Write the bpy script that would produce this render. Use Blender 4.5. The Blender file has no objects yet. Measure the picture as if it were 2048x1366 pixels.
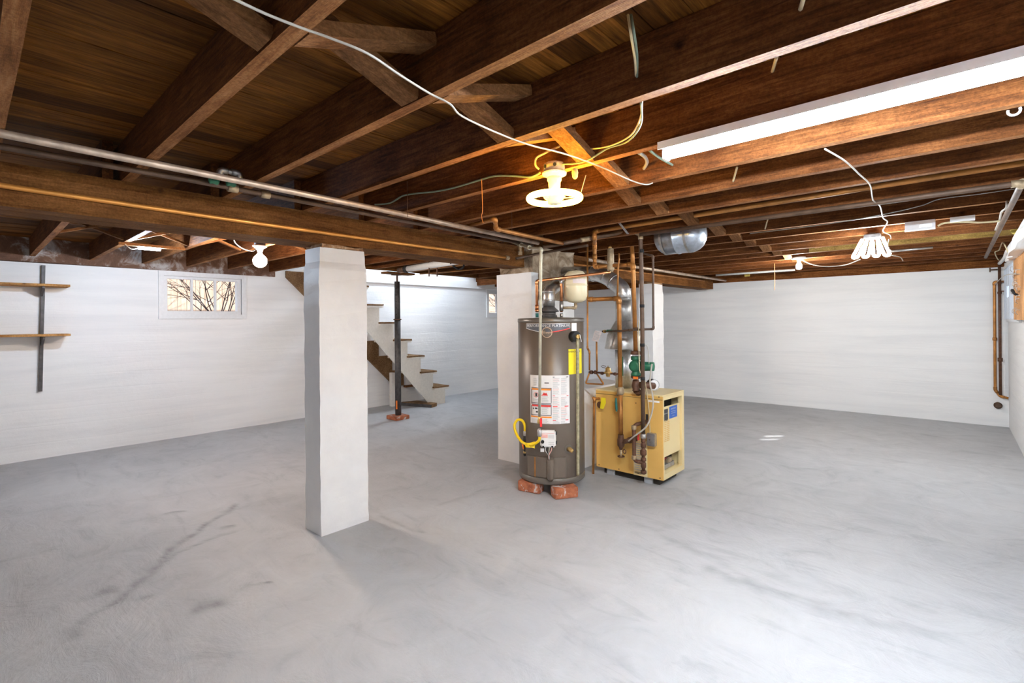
import bpy, bmesh, math, random
from mathutils import Vector, Matrix
random.seed(7)
S = bpy.context.scene
COL = S.collection
PI = math.pi

# ------------------------------------------------------------------ camera
F_PX, YAW, ROLL, CY, CAM_H = 984.48, 0.731589, -0.0085741, 642.47, 1.5
FW = Vector((-math.sin(YAW), math.cos(YAW), 0))
RT0 = Vector((math.cos(YAW), math.sin(YAW), 0))
UP0 = Vector((0, 0, 1))
RT = RT0 * math.cos(ROLL) + UP0 * math.sin(ROLL)
UP = UP0 * math.cos(ROLL) - RT0 * math.sin(ROLL)
CAM = Vector((0, 0, CAM_H))
cam = bpy.data.cameras.new('camera')
cam.lens = F_PX * 36 / 2048
cam.sensor_width = 36
cam.shift_y = -(683 - CY) / 2048
cam.clip_start = 0.02
camo = bpy.data.objects.new('camera', cam)
camo.matrix_world = Matrix(((RT.x, UP.x, -FW.x, 0), (RT.y, UP.y, -FW.y, 0), (RT.z, UP.z, -FW.z, CAM_H), (0, 0, 0, 1)))
COL.objects.link(camo)
S.camera = camo

# ------------------------------------------------------------------ world, sun, exposure
S.view_settings.view_transform = 'Standard'
S.view_settings.look = 'None'
S.view_settings.gamma = 1
S.view_settings.use_curve_mapping = False
S.view_settings.exposure = 3.05
S.view_settings.use_white_balance = True
S.view_settings.white_balance_temperature = 5980
S.view_settings.white_balance_tint = 8
W = bpy.data.worlds.new('world')
S.world = W
W.use_nodes = True
W.node_tree.nodes['Background'].inputs['Color'].default_value = (0.75, 0.86, 1.0, 1)
W.node_tree.nodes['Background'].inputs['Strength'].default_value = 0.30
sun = bpy.data.lights.new('sun', 'SUN')
sun.energy = 1.1
sun.angle = 0.01
sun.color = (1, 0.93, 0.84)
suno = bpy.data.objects.new('sun', sun)
SUN_DIR = Vector((2.27, 2.0, 1.85)).normalized()      # towards the sun
suno.rotation_euler = SUN_DIR.to_track_quat('Z', 'Y').to_euler()
suno.location = (6, 8, 6)
COL.objects.link(suno)
TUBE_E, RING_E, BULB_L_E, BULB_R_E, SHOP_E, STRIP_L_E, STAIR_FILL_E = 57, 16, 88, 150, 34, 150, 40

# ------------------------------------------------------------------ pixel -> place helpers (rays met with real planes)
def ray(x, y): return FW * F_PX + RT * (x - 1024) + UP * (CY - y)
def Zp(x, y, z=0.0):
    d = ray(x, y); return CAM + d * ((z - CAM_H) / d.z)
def Xp(x, y, X):
    d = ray(x, y); return CAM + d * (X / d.x)
def Yp(x, y, Y):
    d = ray(x, y); return CAM + d * (Y / d.y)

# ------------------------------------------------------------------ materials
def newmat(name):
    m = bpy.data.materials.new(name); m.use_nodes = True
    nt = m.node_tree; nt.nodes.clear()
    out = nt.nodes.new('ShaderNodeOutputMaterial')
    b = nt.nodes.new('ShaderNodeBsdfPrincipled')
    nt.links.new(b.outputs[0], out.inputs[0])
    return m, nt, b
def N(nt, t, **kw):
    n = nt.nodes.new(t)
    for k, v in kw.items():
        if k.startswith('i_'):
            key = k[2:]
            key = int(key) if key.isdigit() else key.replace('_', ' ')
            n.inputs[key].default_value = v
        else: setattr(n, k, v)
    return n
def c4(c): return (c[0], c[1], c[2], 1)
def ramp(nt, fac, stops):
    r = nt.nodes.new('ShaderNodeValToRGB')
    el = r.color_ramp.elements
    while len(el) < len(stops): el.new(0.5)
    for e, (p, c) in zip(el, stops): e.position = p; e.color = c4(c)
    nt.links.new(fac, r.inputs[0]); return r.outputs[0]
def coords(nt, scale=(1, 1, 1), rnd=True, rot=(0, 0, 0)):
    tc = nt.nodes.new('ShaderNodeTexCoord')
    v = tc.outputs['Object']
    if rnd:
        oi = nt.nodes.new('ShaderNodeObjectInfo')
        ml = N(nt, 'ShaderNodeMath', operation='MULTIPLY', i_1=37.0)
        nt.links.new(oi.outputs['Random'], ml.inputs[0])
        ad = N(nt, 'ShaderNodeVectorMath', operation='ADD')
        nt.links.new(v, ad.inputs[0]); nt.links.new(ml.outputs[0], ad.inputs[1]); v = ad.outputs[0]
    mp = nt.nodes.new('ShaderNodeMapping')
    mp.inputs['Scale'].default_value = scale; mp.inputs['Rotation'].default_value = rot
    nt.links.new(v, mp.inputs[0]); return mp.outputs[0]
def noise(nt, v, s, d=4, r=0.55, dist=0):
    n = N(nt, 'ShaderNodeTexNoise', i_Scale=s, i_Detail=d, i_Roughness=r, i_Distortion=dist)
    nt.links.new(v, n.inputs['Vector']); return n.outputs[0]
def bump(nt, b, h, st, dist=0.01):
    bm = N(nt, 'ShaderNodeBump', i_Strength=st, i_Distance=dist)
    nt.links.new(h, bm.inputs['Height']); nt.links.new(bm.outputs[0], b.inputs['Normal'])
def mix(nt, f, a, b_, mode='MIX'):
    m = N(nt, 'ShaderNodeMix', data_type='RGBA', blend_type=mode)
    for i, v in ((0, f), (6, a), (7, b_)):
        if isinstance(v, (int, float)): m.inputs[i].default_value = v
        elif isinstance(v, tuple): m.inputs[i].default_value = c4(v)
        else: nt.links.new(v, m.inputs[i])
    return m.outputs[2]
def plain(name, col, rough=0.5, metal=0.0, var=0.12, scale=30, bmp=0.15):
    m, nt, b = newmat(name)
    v = coords(nt)
    n = noise(nt, v, scale)
    dk = tuple(x * (1 - var) for x in col); lt = tuple(min(1, x * (1 + var)) for x in col)
    nt.links.new(ramp(nt, n, [(0.3, dk), (0.7, lt)]), b.inputs['Base Color'])
    b.inputs['Roughness'].default_value = rough; b.inputs['Metallic'].default_value = metal
    if bmp: bump(nt, b, n, bmp, 0.002)
    return m
def wood(name, dark, mid, light, axis='X', rough=0.75, g=1.0):
    m, nt, b = newmat(name)
    sc = {'X': (2.2, 26, 26), 'Y': (26, 2.2, 26), 'Z': (26, 26, 2.2)}[axis]
    v = coords(nt, sc)
    v2 = coords(nt, (1.5, 1.5, 1.5))
    grain = noise(nt, v, 2.2 * g, 6, 0.7, 0.6)
    blot = noise(nt, v2, 2.0, 4, 0.6)
    fine = noise(nt, v, 14 * g, 3, 0.6)
    v3 = coords(nt, (60, 60, 60)); spk = noise(nt, v3, 1.5, 3, 0.7)
    c = ramp(nt, grain, [(0.28, dark), (0.5, mid), (0.74, light)])
    bl = ramp(nt, blot, [(0.3, (0.45, 0.38, 0.34)), (0.62, (1, 1, 1))])
    c = mix(nt, 0.85, c, bl, 'MULTIPLY')
    kv = N(nt, 'ShaderNodeTexVoronoi', i_Scale=2.4); nt.links.new(v2, kv.inputs['Vector'])
    kr = ramp(nt, kv.outputs['Distance'], [(0.03, (0.22, 0.18, 0.15)), (0.085, (1, 1, 1))])
    c = mix(nt, 0.85, c, kr, 'MULTIPLY')
    c = mix(nt, 0.7, c, ramp(nt, spk, [(0.35, (0.62, 0.58, 0.55)), (0.65, (1.2, 1.2, 1.2))]), 'MULTIPLY')
    nt.links.new(c, b.inputs['Base Color'])
    b.inputs['Roughness'].default_value = rough; b.inputs['Specular IOR Level'].default_value = 0.12
    bump(nt, b, fine, 0.45, 0.005)
    return m
def emis(name, col, e):
    m = bpy.data.materials.new(name); m.use_nodes = True
    nt = m.node_tree; nt.nodes.clear()
    out = nt.nodes.new('ShaderNodeOutputMaterial'); em = nt.nodes.new('ShaderNodeEmission')
    em.inputs[0].default_value = c4(col); em.inputs[1].default_value = e
    nt.links.new(em.outputs[0], out.inputs[0]); return m

def wall_paint(name, axis):
    # white masonry paint over board-formed concrete: horizontal ridges, pits and patches
    m, nt, b = newmat(name)
    tc = nt.nodes.new('ShaderNodeTexCoord')
    mp = nt.nodes.new('ShaderNodeMapping'); mp.inputs['Scale'].default_value = (0.25, 0.25, 3.2)
    nt.links.new(tc.outputs['Object'], mp.inputs[0])
    n1 = noise(nt, mp.outputs[0], 2.2, 7, 0.62, 0.4)
    mp2 = nt.nodes.new('ShaderNodeMapping'); mp2.inputs['Scale'].default_value = (1, 1, 1)
    nt.links.new(tc.outputs['Object'], mp2.inputs[0])
    n2 = noise(nt, mp2.outputs[0], 9, 8, 0.7)
    n3 = noise(nt, mp2.outputs[0], 1.4, 3, 0.5)
    # form-board lines
    sep = nt.nodes.new('ShaderNodeSeparateXYZ'); nt.links.new(tc.outputs['Object'], sep.inputs[0])
    wob = N(nt, 'ShaderNodeMath', operation='MULTIPLY', i_1=0.08); nt.links.new(n3, wob.inputs[0])
    ad = N(nt, 'ShaderNodeMath', operation='ADD'); nt.links.new(sep.outputs[2], ad.inputs[0]); nt.links.new(wob.outputs[0], ad.inputs[1])
    dv = N(nt, 'ShaderNodeMath', operation='DIVIDE', i_1=0.185); nt.links.new(ad.outputs[0], dv.inputs[0])
    fr = N(nt, 'ShaderNodeMath', operation='FRACT'); nt.links.new(dv.outputs[0], fr.inputs[0])
    pp = N(nt, 'ShaderNodeMath', operation='PINGPONG', i_1=0.5); nt.links.new(fr.outputs[0], pp.inputs[0])
    mr = N(nt, 'ShaderNodeMapRange'); mr.inputs[1].default_value = 0.0; mr.inputs[2].default_value = 0.06
    nt.links.new(pp.outputs[0], mr.inputs[0])
    h1 = N(nt, 'ShaderNodeMath', operation='MULTIPLY_ADD', i_1=0.16); nt.links.new(mr.outputs[0], h1.inputs[0]); nt.links.new(n1, h1.inputs[2])
    h2 = N(nt, 'ShaderNodeMath', operation='MULTIPLY_ADD', i_1=0.5); nt.links.new(n2, h2.inputs[0]); nt.links.new(h1.outputs[0], h2.inputs[2])
    c = ramp(nt, n1, [(0.25, (0.77, 0.775, 0.785)), (0.55, (0.86, 0.86, 0.86))])
    nt.links.new(c, b.inputs['Base Color'])
    b.inputs['Roughness'].default_value = 0.55
    bump(nt, b, h2.outputs[0], 0.42, 0.014)
    return m

M = {}
M['wall'] = wall_paint('white_masonry_paint', 'X')
def post_paint():
    m, nt, b = newmat('white_post_paint')
    v = coords(nt)
    n = noise(nt, v, 14, 8, 0.65); n0 = noise(nt, v, 3, 4, 0.6)
    nt.links.new(ramp(nt, n0, [(0.3, (0.8, 0.8, 0.81)), (0.6, (0.87, 0.87, 0.865))]), b.inputs['Base Color'])
    b.inputs['Roughness'].default_value = 0.5
    bump(nt, b, n, 0.4, 0.008); return m
M['post'] = post_paint()
def floor_mat():
    m, nt, b = newmat('grey_floor_paint')
    tc = nt.nodes.new('ShaderNodeTexCoord')
    o = tc.outputs['Object']
    big = noise(nt, o, 0.55, 5, 0.6, 0.5)
    med = noise(nt, o, 2.6, 9, 0.68, 1.2)
    mp = nt.nodes.new('ShaderNodeMapping'); mp.inputs['Scale'].default_value = (0.9, 3.2, 1); mp.inputs['Rotation'].default_value = (0, 0, 0.6)
    nt.links.new(o, mp.inputs[0])
    strk = noise(nt, mp.outputs[0], 2.0, 8, 0.66, 0.8)
    fine = noise(nt, o, 45, 5, 0.6)
    c = ramp(nt, med, [(0.25, (0.345, 0.35, 0.36)), (0.42, (0.43, 0.435, 0.445)), (0.7, (0.475, 0.48, 0.49))])
    c2 = ramp(nt, big, [(0.3, (0.84, 0.84, 0.85)), (0.6, (1, 1, 1))])
    c = mix(nt, 1.0, c, c2, 'MULTIPLY')
    c3 = ramp(nt, strk, [(0.28, (0.78, 0.78, 0.79)), (0.45, (1, 1, 1))])
    c = mix(nt, 0.8, c, c3, 'MULTIPLY')
    at = nt.nodes.new('ShaderNodeAttribute'); at.attribute_name = 'wear'
    c = mix(nt, at.outputs['Fac'], c, (0.06, 0.06, 0.065))
    nt.links.new(c, b.inputs['Base Color'])
    r = ramp(nt, med, [(0.3, (0.6, 0.6, 0.6)), (0.7, (0.5, 0.5, 0.5))])
    nt.links.new(r, b.inputs['Roughness'])
    h = N(nt, 'ShaderNodeMath', operation='MULTIPLY_ADD', i_1=0.12); nt.links.new(fine, h.inputs[0]); nt.links.new(med, h.inputs[2])
    h2 = N(nt, 'ShaderNodeMath', operation='MULTIPLY_ADD', i_1=0.5); nt.links.new(strk, h2.inputs[0]); nt.links.new(h.outputs[0], h2.inputs[2])
    bump(nt, b, h2.outputs[0], 0.55, 0.025)
    return m
M['floor'] = floor_mat()
def boards_mat():
    m, nt, b = newmat('ceiling_boards')
    tc = nt.nodes.new('ShaderNodeTexCoord')
    sep = nt.nodes.new('ShaderNodeSeparateXYZ'); nt.links.new(tc.outputs['Object'], sep.inputs[0])
    dv = N(nt, 'ShaderNodeMath', operation='DIVIDE', i_1=0.135); nt.links.new(sep.outputs[0], dv.inputs[0])
    fl = N(nt, 'ShaderNodeMath', operation='FLOOR'); nt.links.new(dv.outputs[0], fl.inputs[0])
    wn = N(nt, 'ShaderNodeTexWhiteNoise', noise_dimensions='1D'); nt.links.new(fl.outputs[0], wn.inputs['W'])
    cmb = nt.nodes.new('ShaderNodeCombineXYZ'); nt.links.new(wn.outputs[0], cmb.inputs[1])
    sc = N(nt, 'ShaderNodeVectorMath', operation='SCALE'); sc.inputs['Scale'].default_value = 9; nt.links.new(cmb.outputs[0], sc.inputs[0])
    ad = N(nt, 'ShaderNodeVectorMath', operation='ADD'); nt.links.new(tc.outputs['Object'], ad.inputs[0]); nt.links.new(sc.outputs[0], ad.inputs[1])
    mp = nt.nodes.new('ShaderNodeMapping'); mp.inputs['Scale'].default_value = (26, 1.5, 1); nt.links.new(ad.outputs[0], mp.inputs[0])
    g = noise(nt, mp.outputs[0], 2.5, 6, 0.7, 0.4)
    blot = noise(nt, ad.outputs[0], 3.0, 4, 0.6)
    c = ramp(nt, g, [(0.3, (0.06, 0.022, 0.004)), (0.55, (0.22, 0.084, 0.012)), (0.75, (0.35, 0.15, 0.028))])
    t = ramp(nt, wn.outputs[0], [(0.0, (0.45, 0.42, 0.4)), (0.5, (0.9, 0.88, 0.85)), (1.0, (1.25, 1.2, 1.15))])
    c = mix(nt, 1.0, c, t, 'MULTIPLY')
    bl = ramp(nt, blot, [(0.3, (0.45, 0.42, 0.4)), (0.6, (1, 1, 1))])
    c = mix(nt, 0.7, c, bl, 'MULTIPLY')
    nt.links.new(c, b.inputs['Base Color']); b.inputs['Roughness'].default_value = 0.7; b.inputs['Specular IOR Level'].default_value = 0.1
    bump(nt, b, g, 0.3, 0.004); return m
M['boards'] = boards_mat()
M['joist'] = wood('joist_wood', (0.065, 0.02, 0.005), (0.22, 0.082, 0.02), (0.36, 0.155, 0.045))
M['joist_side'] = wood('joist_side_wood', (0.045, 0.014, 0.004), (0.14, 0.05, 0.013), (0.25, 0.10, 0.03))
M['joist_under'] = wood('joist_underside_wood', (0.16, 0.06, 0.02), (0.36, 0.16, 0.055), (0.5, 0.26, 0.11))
M['brace'] = wood('brace_wood', (0.11, 0.045, 0.015), (0.24, 0.11, 0.04), (0.38, 0.2, 0.085), 'Y')
M['beam'] = wood('beam_wood', (0.10, 0.037, 0.008), (0.21, 0.088, 0.022), (0.31, 0.145, 0.042), 'Y')
M['olive_wood'] = wood('olive_wood', (0.14, 0.085, 0.02), (0.3, 0.19, 0.05), (0.42, 0.29, 0.1))
M['shelf_wood'] = wood('pine_shelf', (0.42, 0.2, 0.06), (0.62, 0.34, 0.12), (0.75, 0.47, 0.2), 'Y')
M['stair_wood'] = wood('stair_wood', (0.12, 0.06, 0.025), (0.26, 0.155, 0.075), (0.4, 0.27, 0.15), 'X')
M['peg'] = wood('tan_board', (0.6, 0.3, 0.12), (0.72, 0.4, 0.18), (0.8, 0.48, 0.24), 'Z')
M['stairwhite'] = plain('cream_paint', (0.78, 0.75, 0.69), 0.5, var=0.06)
M['white'] = plain('white_gloss', (0.82, 0.82, 0.82), 0.35, var=0.03)
M['frame'] = plain('window_frame_paint', (0.8, 0.81, 0.83), 0.4, var=0.04)
M['galv'] = None
def galv_mat(name, base, rough=0.32):
    m, nt, b = newmat(name)
    v = coords(nt)
    vo = N(nt, 'ShaderNodeTexVoronoi', i_Scale=60.0); nt.links.new(v, vo.inputs['Vector'])
    n = noise(nt, v, 8, 4)
    a = tuple(x * 0.7 for x in base)
    c = mix(nt, 0.5, ramp(nt, vo.outputs['Color'], [(0.2, a), (0.8, base)]), ramp(nt, n, [(0.3, a), (0.7, base)]))
    nt.links.new(c, b.inputs['Base Color']); b.inputs['Metallic'].default_value = 0.9
    b.inputs['Roughness'].default_value = rough; bump(nt, b, n, 0.1, 0.004); return m
M['galv'] = galv_mat('galvanized', (0.72, 0.72, 0.72))
M['galvdull'] = galv_mat('galvanized_mottled', (0.55, 0.54, 0.52), 0.45)
M['bluegrey'] = galv_mat('blue_grey_steel', (0.50, 0.55, 0.62), 0.3)
M['pipe_galv'] = plain('aged_galvanized_pipe', (0.55, 0.43, 0.33), 0.45, 0.55, 0.3, 12)
M['riser'] = plain('painted_gas_riser', (0.55, 0.52, 0.40), 0.45, 0.35, 0.18, 20)
M['tp'] = plain('aged_brassy_tube', (0.42, 0.38, 0.24), 0.5, 0.5, 0.3, 40)
M['copper'] = plain('bright_copper', (0.86, 0.36, 0.15), 0.28, 0.95, 0.2, 18, 0.05)
M['oldcopper'] = plain('aged_copper', (0.44, 0.19, 0.045), 0.45, 0.5, 0.35, 9, 0.1)
M['orange'] = plain('amber_copper_pipe', (0.8, 0.36, 0.08), 0.4, 0.6, 0.15, 7, 0.1)
M['iron'] = plain('rusty_iron', (0.12, 0.055, 0.03), 0.6, 0.25, 0.4, 25, 0.4)
M['darkpipe'] = plain('dark_pipe', (0.11, 0.065, 0.04), 0.55, 0.2, 0.35, 14, 0.2)
M['brass'] = plain('brass', (0.75, 0.52, 0.2), 0.35, 0.9, 0.2, 25)
M['grime'] = plain('grimy_fitting', (0.42, 0.32, 0.2), 0.55, 0.4, 0.35, 25, 0.4)
M['black'] = plain('black_plastic', (0.012, 0.012, 0.013), 0.7, var=0.1)
M['dark_metal'] = plain('charcoal_metal', (0.09, 0.085, 0.085), 0.5, 0.4, 0.3, 20)
M['tank'] = plain('taupe_enamel', (0.15, 0.118, 0.09), 0.4, 0.15, 0.04, 6, 0)
M['tankrim'] = plain('taupe_rim', (0.17, 0.15, 0.125), 0.35, 0.35, 0.04, 6, 0)
M['cream'] = plain('cream_tank', (0.80, 0.70, 0.46), 0.35, 0, 0.04, 5, 0)
M['boiler'] = plain('tan_enamel', (0.76, 0.46, 0.12), 0.38, 0.05, 0.06, 2.5, 0)
M['boilerlt'] = plain('light_tan_enamel', (0.80, 0.64, 0.33), 0.38, 0.05, 0.04, 2.5, 0)
M['inside'] = plain('dark_interior', (0.03, 0.025, 0.02), 0.8)
M['green'] = plain('green_enamel', (0.03, 0.16, 0.085), 0.4, 0.1, 0.15)
M['teal'] = plain('teal_handle', (0.03, 0.17, 0.15), 0.45)
M['red'] = plain('red_plastic', (0.75, 0.03, 0.03), 0.4)
M['orangep'] = plain('orange_plastic', (0.95, 0.22, 0.02), 0.4)
M['yellow'] = plain('yellow_coating', (0.95, 0.66, 0.0), 0.4, var=0.04)
M['tag_yellow'] = plain('yellow_paper', (0.95, 0.78, 0.01), 0.6, var=0.03)
M['paper'] = plain('label_paper', (0.84, 0.82, 0.80), 0.55, var=0.02)
M['paperpink'] = plain('tag_paper', (0.80, 0.70, 0.67), 0.6, var=0.04)
M['ink'] = plain('ink', (0.04, 0.04, 0.045), 0.6)
M['inkgrey'] = plain('grey_print', (0.5, 0.49, 0.49), 0.6)
M['inkred'] = plain('red_print', (0.8, 0.05, 0.04), 0.6)
M['inkpink'] = plain('pink_print', (0.8, 0.45, 0.4), 0.6)
M['inkorange'] = plain('orange_print', (0.9, 0.3, 0.03), 0.6)
M['inkblue'] = plain('blue_plate', (0.03, 0.12, 0.5), 0.4)
M['badge'] = plain('badge_grey', (0.10, 0.105, 0.12), 0.35)
M['silver'] = plain('silver_print', (0.75, 0.74, 0.72), 0.35, 0.4, 0.03)
M['rosegold'] = plain('copper_badge', (0.78, 0.58, 0.42), 0.3, 0.5, 0.03)
M['cable'] = plain('white_cable', (0.45, 0.41, 0.35), 0.5, var=0.05)
M['cableg'] = plain('green_grey_cable', (0.19, 0.25, 0.19), 0.55, var=0.1)
M['cabley'] = plain('cream_cable', (0.6, 0.5, 0.3), 0.55, var=0.1)
M['wirecu'] = plain('orange_wire', (0.6, 0.25, 0.08), 0.5)
M['mastic'] = plain('yellow_foam', (0.7, 0.55, 0.12), 0.8, bmp=0.5)
M['rag'] = plain('yellow_wire_nut', (0.75, 0.6, 0.2), 0.6)
M['pvc'] = plain('white_pvc', (0.75, 0.75, 0.74), 0.35, var=0.04)
def brick_mat():
    m, nt, b = newmat('old_brick')
    v = coords(nt); n = noise(nt, v, 16, 6, 0.65); n2 = noise(nt, v, 9, 5, 0.7, 1.0)
    c = ramp(nt, n, [(0.3, (0.25, 0.07, 0.03)), (0.65, (0.5, 0.17, 0.075))])
    c = mix(nt, ramp(nt, n2, [(0.56, (0, 0, 0)), (0.62, (1, 1, 1))]), c, (0.55, 0.53, 0.52))
    nt.links.new(c, b.inputs['Base Color']); b.inputs['Roughness'].default_value = 0.85
    bump(nt, b, n, 0.6, 0.006); return m
M['brick'] = brick_mat()
def masonry_mat(name, a, bcol, cc, s=5):
    m, nt, b = newmat(name)
    v = coords(nt, rnd=False); n = noise(nt, v, s, 9, 0.68, 0.8); n2 = noise(nt, v, s * 6, 5)
    nt.links.new(ramp(nt, n, [(0.35, a), (0.5, bcol), (0.62, cc)]), b.inputs['Base Color'])
    b.inputs['Roughness'].default_value = 0.9
    h = N(nt, 'ShaderNodeMath', operation='MULTIPLY_ADD', i_1=0.3); nt.links.new(n2, h.inputs[0]); nt.links.new(n, h.inputs[2])
    bump(nt, b, h.outputs[0], 0.9, 0.03); return m
M['sill'] = masonry_mat('rubble_and_old_wood', (0.10, 0.05, 0.03), (0.17, 0.09, 0.055), (0.46, 0.42, 0.40), 4)
M['parge'] = masonry_mat('tan_chimney_parging', (0.14, 0.09, 0.05), (0.36, 0.27, 0.18), (0.6, 0.5, 0.38), 5)
M['mortar'] = masonry_mat('crumbly_mortar', (0.18, 0.08, 0.035), (0.45, 0.26, 0.13), (0.65, 0.48, 0.32), 10)
def glass_mat():
    m = bpy.data.materials.new('window_glass'); m.use_nodes = True
    nt = m.node_tree; nt.nodes.clear()
    out = nt.nodes.new('ShaderNodeOutputMaterial'); t = nt.nodes.new('ShaderNodeBsdfTransparent'); g = nt.nodes.new('ShaderNodeBsdfGlossy')
    g.inputs['Roughness'].default_value = 0.02; mx = nt.nodes.new('ShaderNodeMixShader'); mx.inputs[0].default_value = 0.05
    nt.links.new(t.outputs[0], mx.inputs[1]); nt.links.new(g.outputs[0], mx.inputs[2]); nt.links.new(mx.outputs[0], out.inputs[0]); return m
M['glass'] = glass_mat()
def fence_mat():
    m, nt, b = newmat('weathered_fence')
    v = coords(nt, (1, 18, 1.2), False); n = noise(nt, v, 2, 6, 0.7)
    nt.links.new(ramp(nt, n, [(0.3, (0.36, 0.24, 0.16)), (0.6, (0.62, 0.46, 0.34))]), b.inputs['Base Color'])
    b.inputs['Roughness'].default_value = 0.8; return m
M['fence'] = fence_mat()
M['bark'] = plain('dark_bark', (0.06, 0.04, 0.04), 0.8, bmp=0.5)
M['soil'] = plain('soil', (0.2, 0.14, 0.1), 0.9, bmp=0.5)
M['blind'] = plain('blue_white_blind', (0.72, 0.8, 0.92), 0.4, var=0.03)
M['tube_lit'] = emis('fluorescent_light', (0.88, 0.93, 0.97), TUBE_E)
M['ring_lit'] = emis('warm_ring_light', (1.0, 0.50, 0.02), RING_E)
M['bulbL_lit'] = emis('warm_globe_light', (1.0, 0.76, 0.56), BULB_L_E)
M['bulbR_lit'] = emis('bulb_light', (1.0, 0.88, 0.74), BULB_R_E)
M['shop_lit'] = emis('shop_light', (0.95, 0.97, 0.95), SHOP_E)
M['stair_fill_lit'] = emis('added_stair_light', (0.9, 0.95, 1.0), STAIR_FILL_E)  # glow of the lamp added over the stairs as fill
M['strip_lit'] = emis('cool_strip_light', (0.78, 0.92, 1.08), STRIP_L_E)

# ------------------------------------------------------------------ mesh builder
def catmull(P, n=6):
    P = [Vector(p) for p in P]
    if len(P) < 3: return P
    Q = [P[0]] + P + [P[-1]]; out = []
    for i in range(1, len(Q) - 2):
        for k in range(n):
            t = k / n
            a, b, c, d = Q[i - 1], Q[i], Q[i + 1], Q[i + 2]
            out.append(0.5 * ((2 * b) + (c - a) * t + (2 * a - 5 * b + 4 * c - d) * t * t + (3 * b - a - 3 * c + d) * t ** 3))
    out.append(P[-1]); return out
def rounded(P, r, n=5):
    P = [Vector(p) for p in P]; out = [P[0]]
    for i in range(1, len(P) - 1):
        a, b, c = P[i - 1], P[i], P[i + 1]
        u = (a - b); v = (c - b); k = min(r, u.length * 0.45, v.length * 0.45)
        p0 = b + u.normalized() * k; p1 = b + v.normalized() * k
        for j in range(n + 1):
            t = j / n
            out.append(p0 * (1 - t) ** 2 + b * 2 * t * (1 - t) + p1 * t * t)
    out.append(P[-1]); return out
class MB:
    def __init__(s): s.bm = bmesh.new()
    def box(s, lo, hi, rz=0, rot=None, bev=0):
        lo, hi = Vector(lo), Vector(hi); c = (lo + hi) / 2; h = (hi - lo) / 2
        R_ = rot if rot else Matrix.Rotation(rz, 3, 'Z')
        vs = [s.bm.verts.new(c + R_ @ Vector((sx * h.x, sy * h.y, sz * h.z))) for sx in (-1, 1) for sy in (-1, 1) for sz in (-1, 1)]
        fs = [s.bm.faces.new([vs[i] for i in q]) for q in ((0, 1, 3, 2), (4, 6, 7, 5), (0, 4, 5, 1), (2, 3, 7, 6), (0, 2, 6, 4), (1, 5, 7, 3))]
        if bev:
            es = list({e for f in fs for e in f.edges})
            bmesh.ops.bevel(s.bm, geom=es, offset=bev, segments=2, affect='EDGES', clamp_overlap=True)
        return s
    def bar(s, a, b, w, h, roll=0):
        a, b = Vector(a), Vector(b); d = b - a; L = d.length; q = d.to_track_quat('X', 'Z').to_matrix() @ Matrix.Rotation(roll, 3, 'X')
        c = (a + b) / 2
        return s.box(c - Vector((L / 2, w / 2, h / 2)), c + Vector((L / 2, w / 2, h / 2)), rot=q)
    def tube(s, pts, r, seg=12, caps=True, smooth=True, closed=False):
        pts = [Vector(p) for p in pts]; rs = r if isinstance(r, (list, tuple)) else [r] * len(pts)
        n = len(pts); rings = []; up = None
        for i, p in enumerate(pts):
            if closed: d = pts[(i + 1) % n] - pts[i - 1]
            else: d = (pts[min(i + 1, n - 1)] - pts[max(i - 1, 0)])
            if d.length < 1e-9: d = Vector((0, 0, 1))
            d.normalize()
            if up is None:
                up = Vector((0, 0, 1)) if abs(d.z) < 0.9 else Vector((1, 0, 0))
            up = (up - d * up.dot(d))
            if up.length < 1e-6: up = d.orthogonal()
            up.normalize(); sd = d.cross(up)
            rings.append([s.bm.verts.new(p + (up * math.cos(2 * PI * k / seg) + sd * math.sin(2 * PI * k / seg)) * rs[i]) for k in range(seg)])
        m = n if closed else n - 1
        for i in range(m):
            A, B = rings[i], rings[(i + 1) % n]
            for k in range(seg):
                f = s.bm.faces.new((A[k], A[(k + 1) % seg], B[(k + 1) % seg], B[k])); f.smooth = smooth
        if caps and not closed:
            s.bm.faces.new(rings[0][::-1]); s.bm.faces.new(rings[-1])
        return s
    def cyl(s, a, b, r, seg=16, r2=None):
        return s.tube([a, b], [r, r if r2 is None else r2], seg)
    def lathe(s, c, prof, seg=32, axis=(0, 0, 1)):
        # prof: (radius, height) pairs along axis
        ax = Vector(axis).normalized(); u = ax.orthogonal().normalized(); v = ax.cross(u); c = Vector(c); rings = []
        for (r, h) in prof:
            rings.append([s.bm.verts.new(c + ax * h + (u * math.cos(2 * PI * k / seg) + v * math.sin(2 * PI * k / seg)) * max(r, 1e-4)) for k in range(seg)])
        for A, B in zip(rings, rings[1:]):
            for k in range(seg):
                f = s.bm.faces.new((A[k], A[(k + 1) % seg], B[(k + 1) % seg], B[k])); f.smooth = True
        s.bm.faces.new(rings[0][::-1]); s.bm.faces.new(rings[-1]); return s
    def sphere(s, c, r, sc=(1, 1, 1), seg=16):
        g = bmesh.ops.create_uvsphere(s.bm, u_segments=seg, v_segments=max(6, seg // 2), radius=r)
        for v in g['verts']: v.co = Vector((v.co.x * sc[0], v.co.y * sc[1], v.co.z * sc[2])) + Vector(c)
        for v in g['verts']:
            for f in v.link_faces: f.smooth = True
        return s
    def prism(s, poly, d):
        # poly: 3D points (planar), extruded by vector d
        d = Vector(d); a = [s.bm.verts.new(Vector(p)) for p in poly]; b = [s.bm.verts.new(Vector(p) + d) for p in poly]; n = len(a)
        s.bm.faces.new(a); s.bm.faces.new(b[::-1])
        for i in range(n): s.bm.faces.new((a[i], b[i], b[(i + 1) % n], a[(i + 1) % n]))
        return s
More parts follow.
